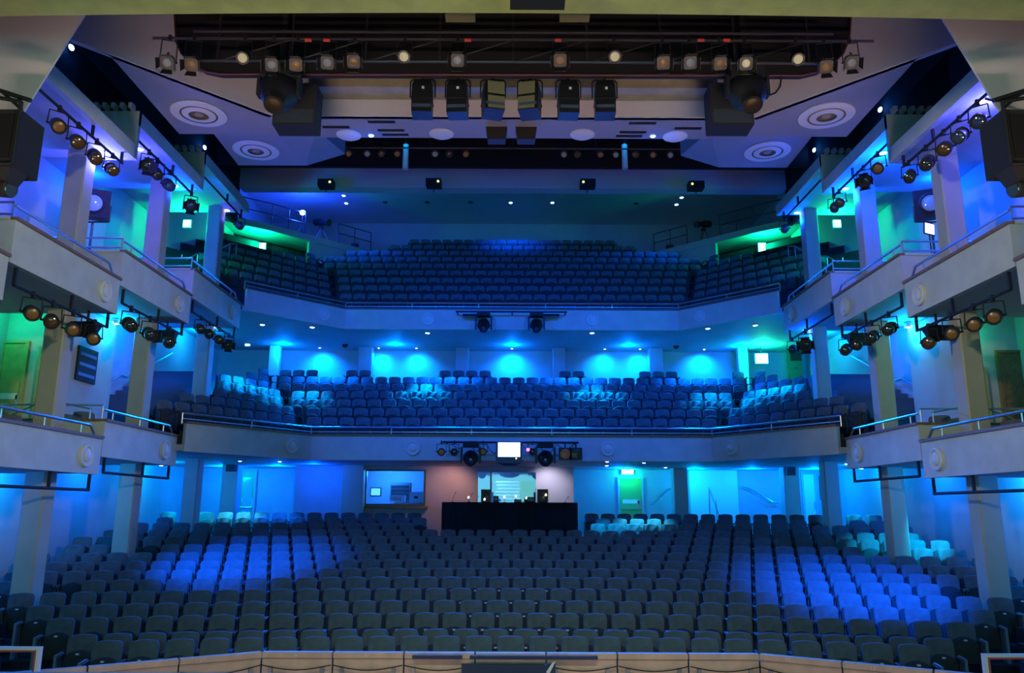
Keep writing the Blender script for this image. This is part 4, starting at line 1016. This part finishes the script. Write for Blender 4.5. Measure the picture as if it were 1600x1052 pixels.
def pier(u0, u1, Y, dp, z0, z1, label, m=None):
    a = at(u0, 760, Y=Y).x; c = at(u1, 760, Y=Y).x
    q = MB(); e = .02; q.prism([(a+e, Y), (c-e, Y), (c, Y+e), (c, Y+dp), (a, Y+dp), (a, Y+e)], z0, z1); o = q.build('column', m or M_PAINT); o['kind'] = 'structure'; tag(o, label, 'column'); return o
pier(345, 370, 27.6, .5, 1.5, 4.36, 'pale blue-lit pier at the left rear of the stalls')
pier(533, 567, 27.5, .5, 1.5, 4.36, 'dark square pier left of the control room window', M_COLUMN)
pier(1053, 1075, 28.4, .5, 1.5, 4.36, 'square pier beside the white stair recess behind the stalls')
pier(1226, 1250, 27.6, .5, 1.5, 4.36, 'square pier with a small loudspeaker at the right rear of the stalls')
def wall_speaker(u, v, Y, label, w=.28, h=.40):
    p = at(u, v, Y=Y); t = thing('wall_loudspeaker', label, 'loudspeaker', (p.x, Y, p.z), 0, 'small wall loudspeakers')
    MB().box(-w/2, w/2, -.22, -.02, -h/2, h/2).build('cabinet', M_BLACKM, t); MB().box(-w/2+.02, w/2-.02, -.235, -.22, -h/2+.02, h/2-.02).build('grille', M_BLACK, t); MB().box(-.04, .04, -.02, 0, -.05, .05).build('bracket', M_DSTEEL, t)
wall_speaker(363, 728, 27.6, 'small black loudspeaker on the left rear pier of the stalls')
wall_speaker(1233, 734, 27.6, 'small black loudspeaker on the right rear pier of the stalls')
DOORN = [0]
def door(u0, u1, v0, Y, z0, m, label, bar=True, plate=True, frame=M_PAINT, glass=False, X=None):
    DOORN[0] += 1
    a = at(u0, v0, Y=Y); c = at(u1, v0, Y=Y); t = thing('door_%d' % DOORN[0], label, 'door', ((a.x+c.x)/2, Y, z0)); t['kind'] = 'structure'
    w = (c.x-a.x)/2; h = a.z - z0
    MB().box(-w, w, -.05, 0, 0, h).build('leaf', m, t)
    for q in (-1, 1): MB().box(q*w-.04, q*w+.04, -.08, 0, 0, h+.06).build('frame_post', frame, t)
    MB().box(-w+.04, w-.04, -.08, 0, h, h+.06).build('frame_head', frame, t)
    if bar: m2 = MB(); m2.tube((-w*.75, -.11, 1.0), (w*.75, -.11, 1.0), .02); m2.build('push_bar', M_CHROME, t); MB().box(-w*.7, w*.7, -.056, -.05, 1.2, 1.34).build('sign_plate', M_WHITE, t)
    if plate: MB().box(w*.55, w*.85, -.056, -.05, 1.0, 1.3).build('finger_plate', M_CHROME, t)
    if glass: MB().box(-w*.6, w*.6, -.06, -.05, h*.35, h*.9).build('glass_panel', mat('door_glass', (.25, .45, .5), .1), t)
    return t
door(378, 401, 737, 30.0, 1.93, M_GDOOR, 'pale green glazed door at the left rear of the stalls', bar=True, glass=True)
door(966, 1003, 748, 30.0, 1.93, M_GDOOR, 'green exit door under the glowing sign at the right rear of the stalls')
door(1252, 1272, 742, 30.0, 1.93, M_WHITE, 'white door with notice at the far right rear of the stalls', bar=False)
def exit_sign(p, label, face=E_GRN, w=.45, h=.18, power=120, off=(0, -.35, -.05), color=GREEN, nrm=0.0, rod=0):
    t = thing('exit_sign', label, 'exit sign', p, nrm, 'glowing green exit signs')
    MB().box(-w/2, w/2, -.10, 0, -h/2, h/2).build('case', M_WHITE, t)
    MB().box(-w/2+.02, w/2-.02, -.115, -.10, -h/2+.02, h/2-.02).build('lit_face', face, t)
    if rod: MB().tube((0, -.05, h/2), (0, -.05, rod - p[2]), .012).build('rod', M_DSTEEL, t)
    R = Matrix.Rotation(nrm, 3, 'Z'); lamp('POINT', 'exit_sign_glow', Vector(p) + R @ Vector(off), power, color, size=.08)
exit_sign(at(980, 738, Y=29.98), 'glowing green exit sign above the green stalls door', power=35)
# white stair recess and handrails at the right rear
a, c = at(1077, 733, Y=29.9), at(1155, 795, Y=29.9)
o = MB().box(a.x, c.x, 29.95, 29.99, 1.95, a.z).build('trim_1', M_WHITE); o['kind'] = 'structure'
def rail_thing(pts, label, r=.025, m=None, posts=()):
    t = thing('stair_handrail', label, 'handrail', group='stair handrails')
    q = MB(); q.pipe(pts, r, 8); q.build('rail', m or M_CHROME, t, True)
    for a, b_ in posts: MB().tube(a, b_, r*.8).build('post', m or M_CHROME, t)
    return t
P = lambda u, v, Y: at(u, v, Y=Y)
_f = lambda p: Vector((p.x, p.y, 1.93))
rail_thing([_f(P(1108, 796, 29.0)), P(1108, 762, 29.0), _f(P(1134, 796, 28.6))], 'triangular steel stair handrail in front of the white recess', posts=[(P(1119, 781, 28.8), _f(P(1119, 798, 28.8)))])
rail_thing([P(1158, 760, 29.8), P(1170, 763, 29.8), P(1208, 785, 29.8), P(1222, 785, 29.8)], 'sloping steel handrail on the wall right of the white recess', posts=[(P(1172, 764, 29.8), P(1172, 764, 29.8) + Vector((0, .2, 0))), (P(1206, 784, 29.8), P(1206, 784, 29.8) + Vector((0, .2, 0)))])
rail_thing([P(1018, 789, 29.8), P(1045, 764, 29.8), P(1050, 764, 29.8)], 'sloping steel handrail right of the green exit door', posts=[(P(1024, 783, 29.8), P(1024, 783, 29.8) + Vector((0, .2, 0))), (P(1044, 765, 29.8), P(1044, 765, 29.8) + Vector((0, .2, 0)))])
p = at(1288, 763, Y=29.98); t = thing('poster_frame', 'thin framed notice on the wall at the right rear of the stalls', 'frame', (p.x, 29.98, p.z)); MB().box(-.16, .16, -.03, 0, -.42, .42).build('panel', M_PAINT, t)
for q in (-1, 1): MB().box(q*.17-.012, q*.17+.012, -.04, 0, -.43, .43).build('frame_side', M_DSTEEL, t)
for q in (-1, 1): MB().box(-.158, .158, -.04, 0, q*.425-.01, q*.425+.01).build('frame_end', M_DSTEEL, t)

# ------------------------------------------------------------------ rear of the lower circle
for k, (u0, u1) in enumerate(((560, 581), (712, 732), (864, 883), (1015, 1036))): 
    a = at(u0, 555, Y=31.2).x; c = at(u1, 555, Y=31.2).x
    o = MB().prism([(a+.02, 31.2), (c-.02, 31.2), (c, 31.22), (c, 31.7), (a, 31.7), (a, 31.22)], 7.0, 9.22).build('column', M_PAINT); o['kind'] = 'structure'; tag(o, f'blue-lit square column behind the lower circle, {ORD[k]} of four from the left', 'column')
for k, (u0, u1) in enumerate(((421, 437), (1153, 1168))):
    a = at(u0, 545, Y=31.0).x; c = at(u1, 545, Y=31.0).x
    o = MB().prism([(a+.02, 31.0), (c-.02, 31.0), (c, 31.02), (c, 31.3), (a, 31.3), (a, 31.02)], 7.0, 9.22).build('column', M_WHITE); o['kind'] = 'structure'; tag(o, f'narrow white pillar at the {SIDE[-1 if k == 0 else 1]} end of the lower circle rear', 'column')
for u, v, l in ((433, 530, 'left pillar'), (1161, 534, 'right pillar')): wall_speaker(u, v, 31.0, f'black loudspeaker on the {l} behind the lower circle', .34, .42)
for k, (u, v) in enumerate(((540, 538), (1056, 540))):
    p = at(u, v, Y=30.8); t = thing('dome_spotlight', f'small black dome spotlight hanging behind the lower circle, {SIDE[-1 if k == 0 else 1]} one', 'spotlight', (p.x, 30.8, 9.23))
    z = p.z - 9.23; MB().tube((0, 0, z), (0, 0, 0), .02).build('stem', M_BLACKM, t); MB().lathe((0, .1, z+.03), (0, -1, -.4), [(0, .05), (.04, .10), (.18, .12), (.2, .1)], 14).build('head', M_BLACK, t, True)
exit_sign(at(1189, 561, Y=30.9), 'glowing green exit sign at the right end of the lower circle', power=120, w=.5, h=.4, off=(0, -.4, .1), rod=9.22)
exit_sign(at(388, 538, Y=30.9), 'glowing green exit sign at the left end of the lower circle', power=90, w=.2, h=.2, off=(.2, -.4, .1), rod=9.22)
p = at(1245, 555, Y=31.2); t = thing('wall_panel_box', 'dark green control panel beside the right column of the lower circle', 'panel', (p.x, 31.5, p.z-.9))
MB().box(-.26, .26, -.1, .1, -.6, 1.35).build('panel', mat('olive_green_panel', (.10, .14, .06), .6), t); MB().box(-.2, .2, -.25, -.1, .72, 1.1).build('indicator_box', M_BLACKM, t); MB().box(-.05, .05, -.13, -.1, .35, .45).build('switch', M_DSTEEL, t)

# stairs along the circle side walls with sloping handrails
for s in (-1, 1):
    t = thing('side_stairs', f'blue-grey stairs rising along the {SIDE[s]} wall of the lower circle', 'stairs')
    for i in range(13):
        y = 20.95 + .42*i; z = 4.85 + .19*(i+1); x0, x1 = s*10.02, s*11.97
        MB().box(min(x0, x1), max(x0, x1), y, y + (.42 if i < 12 else 5.9), 4.55, z).build('step', mat('stair_carpet', (.09, .10, .13), .9), t)
    q = [(s*11.9, 20.9, 5.75), (s*11.9, 21.7, 5.95), (s*11.9, 22.0, 5.95), (s*11.9, 24.0, 6.85), (s*11.9, 24.4, 6.85), (s*11.9, 27.4, 8.2)]
    rail_thing(q, f'sloping steel handrail on the {SIDE[s]} wall above the circle stairs', .03)
# door lobbies behind the lower boxes
for s in (-1, 1):
    Y = 18.5
    b = MB(); b.box(min(s*10.6, s*XW), max(s*10.6, s*XW), Y, Y+.15, 4.15, 7.72); b.box(min(s*10.6, s*10.75), max(s*10.6, s*10.75), Y+.15, 20.85, 4.16, 7.72)
    struct('wall_lobby_' + SIDE[s], b, M_PAINT)
for (u0, u1, v0, l, m) in ((8, 46, 537, 'yellowish wooden door beside the left column, left one', M_DOOR), (68, 92, 545, 'yellowish wooden door beside the left column, right one', M_DOOR),
                       (1508, 1536, 578, 'brown door in the right lobby beside the column', M_DOOR), (1556, 1597, 552, 'dark brown door at the right edge of the right lobby', M_WOOD)):
    door(u0, u1, v0, 18.5, 4.16, m, l, bar=(u0 < 20), plate=True, frame=m)
exit_sign((-11.55, 17.9, 7.45), 'small green emergency light above the left lobby doors', power=40, w=.3, h=.12, off=(0, -.3, -.12), rod=7.74)
exit_sign((10.75, 18.5, 7.0), 'small upright green emergency light in the right lobby', power=20, w=.12, h=.4, off=(-.1, -.3, 0))
p = at(118, 572, Y=19.6); t = thing('notice_board', 'dark notice board on the blue wall behind the left lower box', 'notice board', (-10.575, 19.5, p.z))
MB().box(-.02, .03, -.45, .45, -.42, .42).build('board', M_BLACKM, t)
for q in range(3): MB().box(.03, .036, -.38, .38, -.3+.25*q, -.22+.25*q).build('notice', mat('notice_blue', (.1, .15, .3), .5), t)
# loose chairs in the lower boxes
for s in (-1, 1):
    for k, (y, i) in enumerate(((14.3, 1), (15.1, 1), (17.75, 2), (18.05, 2))):
        x = 9.5 if k < 3 else 10.2
        o = inst('box_chair', ME_SMALL); o.location = (s*x, y + (.12 if k == 3 else 0), LOB[i] + .2); o.rotation_euler = (0, 0, -s*.7)
        tag(o, f'dark folding seat in the lower {SIDE[s]} box {"nearest the stage" if i == 1 else "beside the circle"}, {"front" if k % 2 == 0 else "rear"} one', 'seat', 'seats in the lower boxes')
    # steel stair rail inside the second lower box
    z = LOB[2] + .2; x = s*9.5
    t = thing('box_stair_rail', f'steel stair rail inside the lower {SIDE[s]} box beside the circle', 'handrail')
    for dz in (.95, .5):
        q = MB(); q.pipe([(s*11.3, 17.3, z+dz*.55), (s*10.2, 17.35, z+dz*1.1), (s*9.2, 17.4, z+dz*.9)], .022); q.build('rail', M_CHROME, t)
    for xx, dz in ((11.3, .52), (10.2, 1.05), (9.2, .86)): MB().tube((s*xx, 17.35, z), (s*xx, 17.35, z+dz), .02).build('post', M_CHROME, t)

# ------------------------------------------------------------------ followspot platforms behind the upper circle
for s in (-1, 1):
    zp = 14.75
    t = thing('followspot_platform', f'raised concrete followspot platform at the {SIDE[s]} rear of the upper circle', 'platform')
    q = MB(); pl = [(s*11.95, 31.0), (s*10.35, 32.2), (s*6.5, 35.9), (s*6.5, 37.55), (s*11.95, 37.55)]
    q.prism(pl if s > 0 else pl, zp-.28, zp); q.build('deck', M_PAINT, t)
    q = MB(); q.slab([(s*9.0, 33.6, 12.6), (s*6.6, 35.85, 12.6), (s*6.6, 35.85, zp-.28), (s*9.0, 33.6, zp-.28)], (s*.12, .12, 0)); q.build('support_wall', M_PAINT, t)
    E = [(s*11.8, 31.3), (s*10.35, 32.4), (s*9.2, 33.5)]
    for dz in (1.0, .52):
        q = MB(); q.pipe([(x, y, zp+dz) for x, y in E], .024, 6); r_ = q.build('guard_rail', M_DSTEEL, t)
    for x, y in E + [(s*9.78, 32.95)]: MB().tube((x, y, zp), (x, y, zp+1.0), .022).build('rail_post', M_DSTEEL, t)
    E = [(s*8.0, 34.65), (s*6.7, 35.9)]
    for dz in (.95, .5): MB().tube((*E[0], zp+dz), (*E[1], zp+dz), .024).build('guard_rail', M_DSTEEL, t)
    for f in (0, .5, 1): x = E[0][0]+(E[1][0]-E[0][0])*f; y = E[0][1]+(E[1][1]-E[0][1])*f; MB().tube((x, y, zp), (x, y, zp+.95), .022).build('rail_post', M_DSTEEL, t)
    # followspot on a tripod
    x, y = s*8.75, 34.6
    t = thing('followspot', f'black followspot on a tripod on the {SIDE[s]} platform', 'followspot', (x, y, zp))
    d = Vector((-s*.75, -.62, -.25)).normalized()
    MB().lathe(Vector((0, 0, .98)) - d*.5, d, [(0, .10), (.03, .16), (.45, .17), (.5, .12), (.95, .12), (.96, .15), (1.06, .15), (1.06, .1)], 16).build('barrel', M_BLACK, t, True)
    MB().obox((0, 0, .70), .2, .12, .12).build('pivot', M_BLACKM, t)
    for k in range(3): a = 2*math.pi*k/3; MB().tube((.38*math.cos(a), .38*math.sin(a), 0), (0, 0, .78), .02).build('leg', M_CHROME if s < 0 else M_DSTEEL, t)
    for k, (dx, dy) in enumerate(((-s*1.5, 1.1), (-s*.55, .95))):
        o = thing('equipment_case', f'small black equipment case on the {SIDE[s]} followspot platform, {"inner" if k == 0 else "outer"} one', 'case', (x+dx*.9, y+dy, zp))
        MB().box(-.16, .16, -.12, .12, 0, .32).build('case', M_BLACKM, o); MB().box(-.06, .06, -.02, .02, .32, .36).build('handle', M_DSTEEL, o)
    rail_thing([(s*9.1, 33.2, 13.15), (s*6.3, 35.6, 14.75)], f'sloping white handrail below the {SIDE[s]} followspot platform', .03, M_WHITE, [((s*7.7, 34.4, 13.95), (s*7.7, 34.4, 13.2))])
    # steel rails beside the side entrance and the exit door with its sign
    zf = 11.3
    for j, yy in enumerate((26.6, 28.2)):
        t = thing('entrance_rail', f'stepped steel guard rail beside the upper circle {SIDE[s]} entrance, {["front", "rear"][j]} one', 'guard rail')
        x = s*(11.0 - .5*j); z0 = 10.3 + .9*j
        for dz in (.55, 1.05): MB().pipe([(x+s*.55, yy, z0+dz-.1), (x, yy, z0+dz+.25), (x-s*.25, yy, z0+dz+.25)], .02).build('rail', M_CHROME, t)
        for xx in (x+s*.55, x, x-s*.25): MB().tube((xx, yy, z0-.6), (xx, yy, z0+1.25), .02).build('post', M_CHROME, t)
    exit_sign(at(800 + s*390, 388, Y=32.6), f'large glowing green exit sign under the {SIDE[s]} followspot platform', power=170, w=.34, h=.42, off=(0, -.45, .1))
    exit_sign(at(800 + s*506, 351, Y=24.9) + Vector((s*.0, 0, 0)), f'glowing green exit lamp behind the {SIDE[s]} upper boxes', power=110, w=.26, h=.26, off=(-s*.1, -.35, -.1))
    p = at(800 + s*524, 352, Y=24.95)
    t = thing('hanging_sign', f'small dark hanging sign beside the {SIDE[s]} upper box exit lamp', 'sign', (p.x, 24.0, HEAD[3] + .02))
    h = p.z - HEAD[3]; MB().box(-.02, .02, -.28, .28, h-.28, h+.28).build('board', M_BLACKM, t); MB().tube((0, 0, h+.28), (0, 0, 0), .012).build('rod', M_DSTEEL, t)
    for q in range(3): MB().box(-s*.026, -s*.02, -.2, .2, h-.16+.13*q, h-.12+.13*q).build('line', M_WHITE, t)
for i, (u, n) in enumerate(((786, 0), (807, 1))):
    p = at(u, 339, Y=37.5); t = thing('wall_camera', f'small dark camera on the rear wall of the upper circle, {["left", "right"][i]} one', 'camera', (p.x, 37.6, p.z)); MB().lathe((0, 0, 0), (0, -1, 0), [(0, .1), (.1, .12), (.2, .08)], 12).build('body', M_BLACKM, t); MB().lathe((0, -.2, 0), (0, -1, 0), [(0, .06), (.02, .05)], 10).build('lens', M_LENSB, t)
# ------------------------------------------------------------------ coloured light of the house
# lamps in the soffits along the side boxes
def soffit_lamps(spec, z, lvl):
    for k, (u, v, col, pw) in enumerate(spec):
        s = -1 if u < 800 else 1
        i = 1 if abs(u-800) > (605 if lvl == 'c' else 590) else (2 if abs(u-800) > 480 else 3)
        zz = z[i]; p = at(u, v, Z=zz)
        if abs(p.x) < 8.95: p.x = s*8.95
        p.y = max(BAY[i] + .3, min(BAY[i+1] - .25, p.y))
        face = E_VIO if col is VIOLET else E_BLUE
        what = 'ceiling over the upper' if lvl == 'c' else 'soffit over the lower'
        same = sorted([abs(q[0]-800) for q in spec if (q[0] < 800) == (s < 0)], reverse=True); nth = same.index(abs(u-800))
        downlight(p - Vector((0, 0, .005)), f'bright {"violet" if col is VIOLET else "blue"} lamp in the {what} {SIDE[s]} boxes, {ORD[nth]} from the stage', face, 'lamps over the side boxes', r=.085)
        lamp('POINT', 'soffit_lamp_light', p - Vector((-s*.1, 0, .30)), pw, col, size=.08)
soffit_lamps([(168, 240, VIOLET, 260), (218, 232, VIOLET, 80), (280, 295, BLUE, 420), (358, 331, VIOLET, 70), (1535, 157, VIOLET, 150), (1380, 238, BLUE, 420), (1315, 300, BLUE, 260), (1240, 337, BLUE, 200)], [0] + [h+.03 for h in HEAD[1:]], 'c')
soffit_lamps([(12, 522, VIOLET, 12), (219, 522, BLUE, 300), (341, 513, BLUE, 150), (1255, 517, BLUE, 220), (1376, 528, BLUE, 320)], [0] + [h+.02 for h in UPB[1:]], 'l')
# wall washers standing behind the columns at each level
def washer(s, y, z, pw, col, where, x=11.3, up=False):
    t = thing('wall_washer', f'small wall washer lamp {where} on the {SIDE[s]} side', 'wall light', (s*x, y, z), 0, 'wall washers behind the columns')
    MB().box(-.06, .06, -.06, .06, -.10, 0).build('case', M_WHITE, t); MB().lathe((0, 0, -.10), (0, 0, -1), [(0, .045), (.01, .04)], 12).build('lamp_face', E_BLUE, t)
    lamp('POINT', 'wall_washer_light', (s*(x-.05), y, z - .22), pw, col, size=.06)
for s in (-1, 1):
    washer(s, 12.9, LOB[0], 64, CYAN, 'under the lower box nearest the stage')
    washer(s, 18.6, LOB[2], 163, (0, .25, 1), 'under the lower box beside the circle')
    washer(s, 15.6, LOB[1], 103, AZURE, 'under the second lower box')
    washer(s, 22.4, 4.33, 163, AZURE, 'under the side of the lower circle')
    washer(s, 26.0, 4.33, 96, CYAN, 'under the rear side of the lower circle')
    washer(s, 20.3, UPB[2]-.03, 87, CYAN, 'over the lower box beside the circle', x=10.35)
    washer(s, 23.6, UPB[3], 186, AZURE, 'over the circle stairs')
    washer(s, 28.2, 9.2, 96, CYAN, 'at the rear end of the circle stairs')
    washer(s, 16.2, HEAD[1], 90, BLUE, 'over the upper box nearest the stage')
    washer(s, 19.9, HEAD[2], 90, BLUE, 'over the middle upper box')
    washer(s, 12.8, 9.9, 93, VIOLET, 'over the upper box at the proscenium wall')
# downlights under the upper circle, straight onto the lower circle seats
for k, (u, v, pw) in enumerate(((410, 507, 7000), (488, 511, 6500), (668, 520, 9000), (925, 520, 9000), (1106, 513, 6500), (1180, 508, 7000))):
    p = at(u, v, Z=9.225)
    downlight((p.x, p.y, 9.225), f'bright blue downlight under the upper circle front, {ORD[k]} from the left', E_BLUE, 'downlights under the upper circle', r=.08, power=pw, color=(0, .36, 1), target=(p.x*1.02, p.y - .75, 6.0), angle=58, blend=.9)
for k, u in enumerate((500, 592, 651, 722, 800, 873, 945, 1000, 1100)):
    x = at(u, 529, Y=31.3).x
    downlight((x, 31.35, 9.225), f'small wall-washing downlight behind the lower circle, {ORD[k]} from the left', E_BLUE, 'wall-washing downlights behind the circle', r=.04,
              power=(330 if k in (1, 2, 6, 7) else 900), color=((0, .30, 1) if k in (1, 2, 6, 7) else AZURE), target=(x, 32.0, 8.1), angle=125, blend=1.0)
for k, x in enumerate((-7, -2.4, 2.4, 7)): lamp('SPOT', 'circle_fill_light', (x, 29.6, 9.15), 3200, AZURE, (x, 27.6, 5.5), 130, .7, .1)
for x in (-9.0, -4.6, 0, 4.6, 9.0): lamp('POINT', 'circle_wall_fill', (x, 30.7, 8.95), 130, (0, .16, 1), size=.1)  # soft ambient added to lift the rear wall between the scallops
# downlights under the lower circle
for k, (x, y, pw, col) in enumerate(((-9.9, 24.9, 1100, (0, .5, 1)), (-8.4, 24.9, 1300, (.03, .6, 1)), (-7.2, 25.0, 979, AZURE), (2.9, 24.4, 1100, (0, .42, 1)), (4.1, 24.9, 1300, (.03, .6, 1)), (10.4, 25.0, 1000, (0, .5, 1)))):
    downlight((x, y, 4.34), f'small blue downlight under the lower circle, {ORD[k]} from the left', E_BLUE, 'downlights under the lower circle', r=.05, power=pw, color=col, target=(x, y + .25, 2.2), angle=62, blend=.7)
for k, (u, v) in enumerate(((948, 727), (1040, 730))):
    p = at(u, v, Z=4.34); downlight((p.x, p.y, 4.34), f'bright small lamp in the soffit above the rear stalls, {["left", "right"][k]} one', E_BLUE, 'soffit lamps above the rear stalls', r=.05)
for x, y, pw, col in ((-10.2, 28.6, 182, (0, .2, 1)), (-8.2, 28.2, 159, AZURE), (3.8, 28.6, 112, (0, .13, 1)), (6.6, 29.0, 98, CYAN), (8.6, 28.8, 154, (0, .16, 1)), (10.8, 28.7, 182, (0, .2, 1)), (-6.6, 26.9, 118, BLUE)):
    lamp('POINT', 'rear_stalls_light', (x, y, 4.1), pw, col, size=.08)
# the warm work light at the mixing desk, lights inside the control room
lamp('SPOT', 'desk_warm_light', (-1.9, 26.9, 4.25), 55, PINK, (-2.2, 28, 3.2), 120, .8, .1)
lamp('SPOT', 'desk_white_light', (1.2, 27.1, 4.25), 80, (.80, .72, 1), (1.3, 28, 3.4), 110, .8, .1)
lamp('POINT', 'control_room_light', (-4.4, 29.2, 4.2), 260, (.02, .22, 1), size=.1)
lamp('POINT', 'store_room_light', (-.6, 28.6, 4.2), 60, (.08, .28, 1), size=.1)
# added blue fill for circles, ceiling panels and stalls, set near the moving lights
for s in (-1, 1):
    lamp('SPOT', 'circle_blue_fill', (s*3.6, 15.2, 10.8), 3600, (0, .09, 1), (s*2.5, 30, 7.6), 66, .8, .2)
    lamp('SPOT', 'panel_blue_fill', (s*1.35, 23.3, 4.6), 1500, (.03, .15, 1), (s*4.6, 18.0, 11.5), 80, .8, .1)
    lamp('SPOT', 'stalls_blue_fill', (s*.95, 27.2, 8.9), 1800, (0, .20, 1), (s*2.0, 19.5, 1.0), 80, .9, .1)
# coloured beams onto the stalls seats
lamp('SPOT', 'left_beam_light', (-7.6, 13.6, 6.6), 16000, (0, .10, 1), (-6.4, 19.8, 1.4), 34, 1.0, .05)
lamp('SPOT', 'right_beam_light', (7.4, 11.6, 6.3), 16000, (0, .10, 1), (7.2, 17.4, 1.2), 38, 1.0, .05)
lamp('SPOT', 'right_seat_light', (10.7, 19.6, 3.9), 1800, (0, .5, 1), (10.2, 21.3, 1.7), 55, .5, .05)
# upper circle
lamp('SPOT', 'upper_circle_beam', on_slope(798, 316) - Vector((0, 0, .15)), 900, (0, .08, 1), (0, 35.4, 15.3), 110, .9, .05)
for s in (-1, 1): lamp('SPOT', 'upper_circle_light', on_slope(800 + s*262, 305) - Vector((0, 0, .15)), 1500, BLUE, (s*4.5, 31, 11), 110, .9, .05)
p = at(473, 333, Y=33.6); t = thing('work_lamp', 'dazzling blue work lamp on the left followspot platform', 'lamp', (p.x, 33.6, 14.75))
MB().tube((0, 0, 0), (0, 0, p.z - 14.75), .02).build('pole', M_DSTEEL, t); MB().lathe((0, .05, p.z - 14.75), (.1, -1, 0), [(0, .08), (.05, .14), (.1, .14)], 14).build('housing', M_BLACKM, t); MB().lathe((.01, -.05, p.z - 14.75), (.1, -1, 0), [(0, .12), (.02, .11)], 14).build('lamp_face', E_BLUE, t)
for k in range(3): a = 2*math.pi*k/3; MB().tube((.3*math.cos(a), .3*math.sin(a), 0), (0, 0, .4), .015).build('leg', M_DSTEEL, t)
lamp('POINT', 'work_lamp_light', (p.x, 33.3, p.z), 420, (.01, .06, 1), size=.1)

# small blue lamps glinting in the side voids
for k, (u, v) in enumerate(((112, 75), (320, 231), (1272, 235), (1375, 172))):
    s = -1 if u < 800 else 1; p = at(u, v, X=s*9.70)
    t = thing('void_lamp', f'small blue lamp glinting in the dark ceiling void, {ORD[k]} from the left', 'lamp', (s*9.745, p.y, p.z), 0, 'lamps in the side voids')
    MB().lathe((0, 0, 0), (-s, -.4, 0), [(0, .06), (.03, .08), (.05, .08)], 12).build('housing', M_BLACKM, t); MB().lathe((-s*.05, -.02, 0), (-s, -.4, 0), [(0, .07), (.012, .06)], 12).build('lamp_face', E_BLUE, t)
    lamp('POINT', 'void_lamp_light', (s*9.55, p.y - .15, p.z), 8, (0, .15, 1), size=.05)
# box on the header, loose cables
a, c = at(797, 12, Y=9.95), at(882, 12, Y=9.95)
t = thing('header_box', 'black box with a pale light strip fixed to the middle of the proscenium header', 'box', (0, 0, 0))
MB().box(a.x, c.x, 9.72, 10.0, a.z, a.z + .22).build('case', M_BLACKM, t); MB().box(a.x + .2, c.x - .15, 9.705, 9.72, a.z + .02, a.z + .05).build('light_strip', mat('pale_strip', (.7, .75, .6), .4, emit=(.7, .8, .6), estr=.5), t)
def cable(pts, label, r=.012):
    o = MB().pipe(pts, r, 6).build('cable', M_BLACKM); tag(o, label, 'cable')
q0 = at(1222, 118, Y=14.1); q1 = at(1200, 150, Y=14.0)
cable([Vector((q0.x, 14.15, q0.z)), at(1219, 135, Y=14.1), at(1212, 145, Y=14.1), at(1196, 151, Y=14.0)], 'black cable curling from the bridge to the right large moving light', .018)
cable([at(1540, 155, Y=11.8), at(1560, 158, Y=11.6), at(1580, 154, Y=11.4), at(1600, 146, Y=11.1), at(1625, 132, Y=11.05)], 'black cable sagging from the proscenium wall to the right loudspeaker', .02)
p = at(1461, 358, Y=18.3); p = at(1452, 358, Y=17.7); t = thing('lit_tablet', 'small glowing violet screen on a stand beside the right upper box light', 'screen', (p.x, 17.7, UPB[2] + .2))
zz = p.z - UPB[2] - .2; R = Matrix.Rotation(.25, 3, 'Y') @ Matrix.Rotation(-.3, 3, 'X')
MB().obox((0, 0, zz), .26, .03, .34, R).build('case', M_BLACKM, t); MB().obox((0, -.02, zz), .22, .012, .30, R).build('screen', mat('violet_screen', (.7, .7, 1), .3, emit=(.62, .60, 1.0), estr=1.6), t)
MB().tube((0, .02, 0), (0, .02, zz), .018).build('pole', M_DSTEEL, t); MB().lathe((0, .02, 0), (0, 0, 1), [(0, .16), (.02, .16)], 12).build('foot', M_DSTEEL, t)
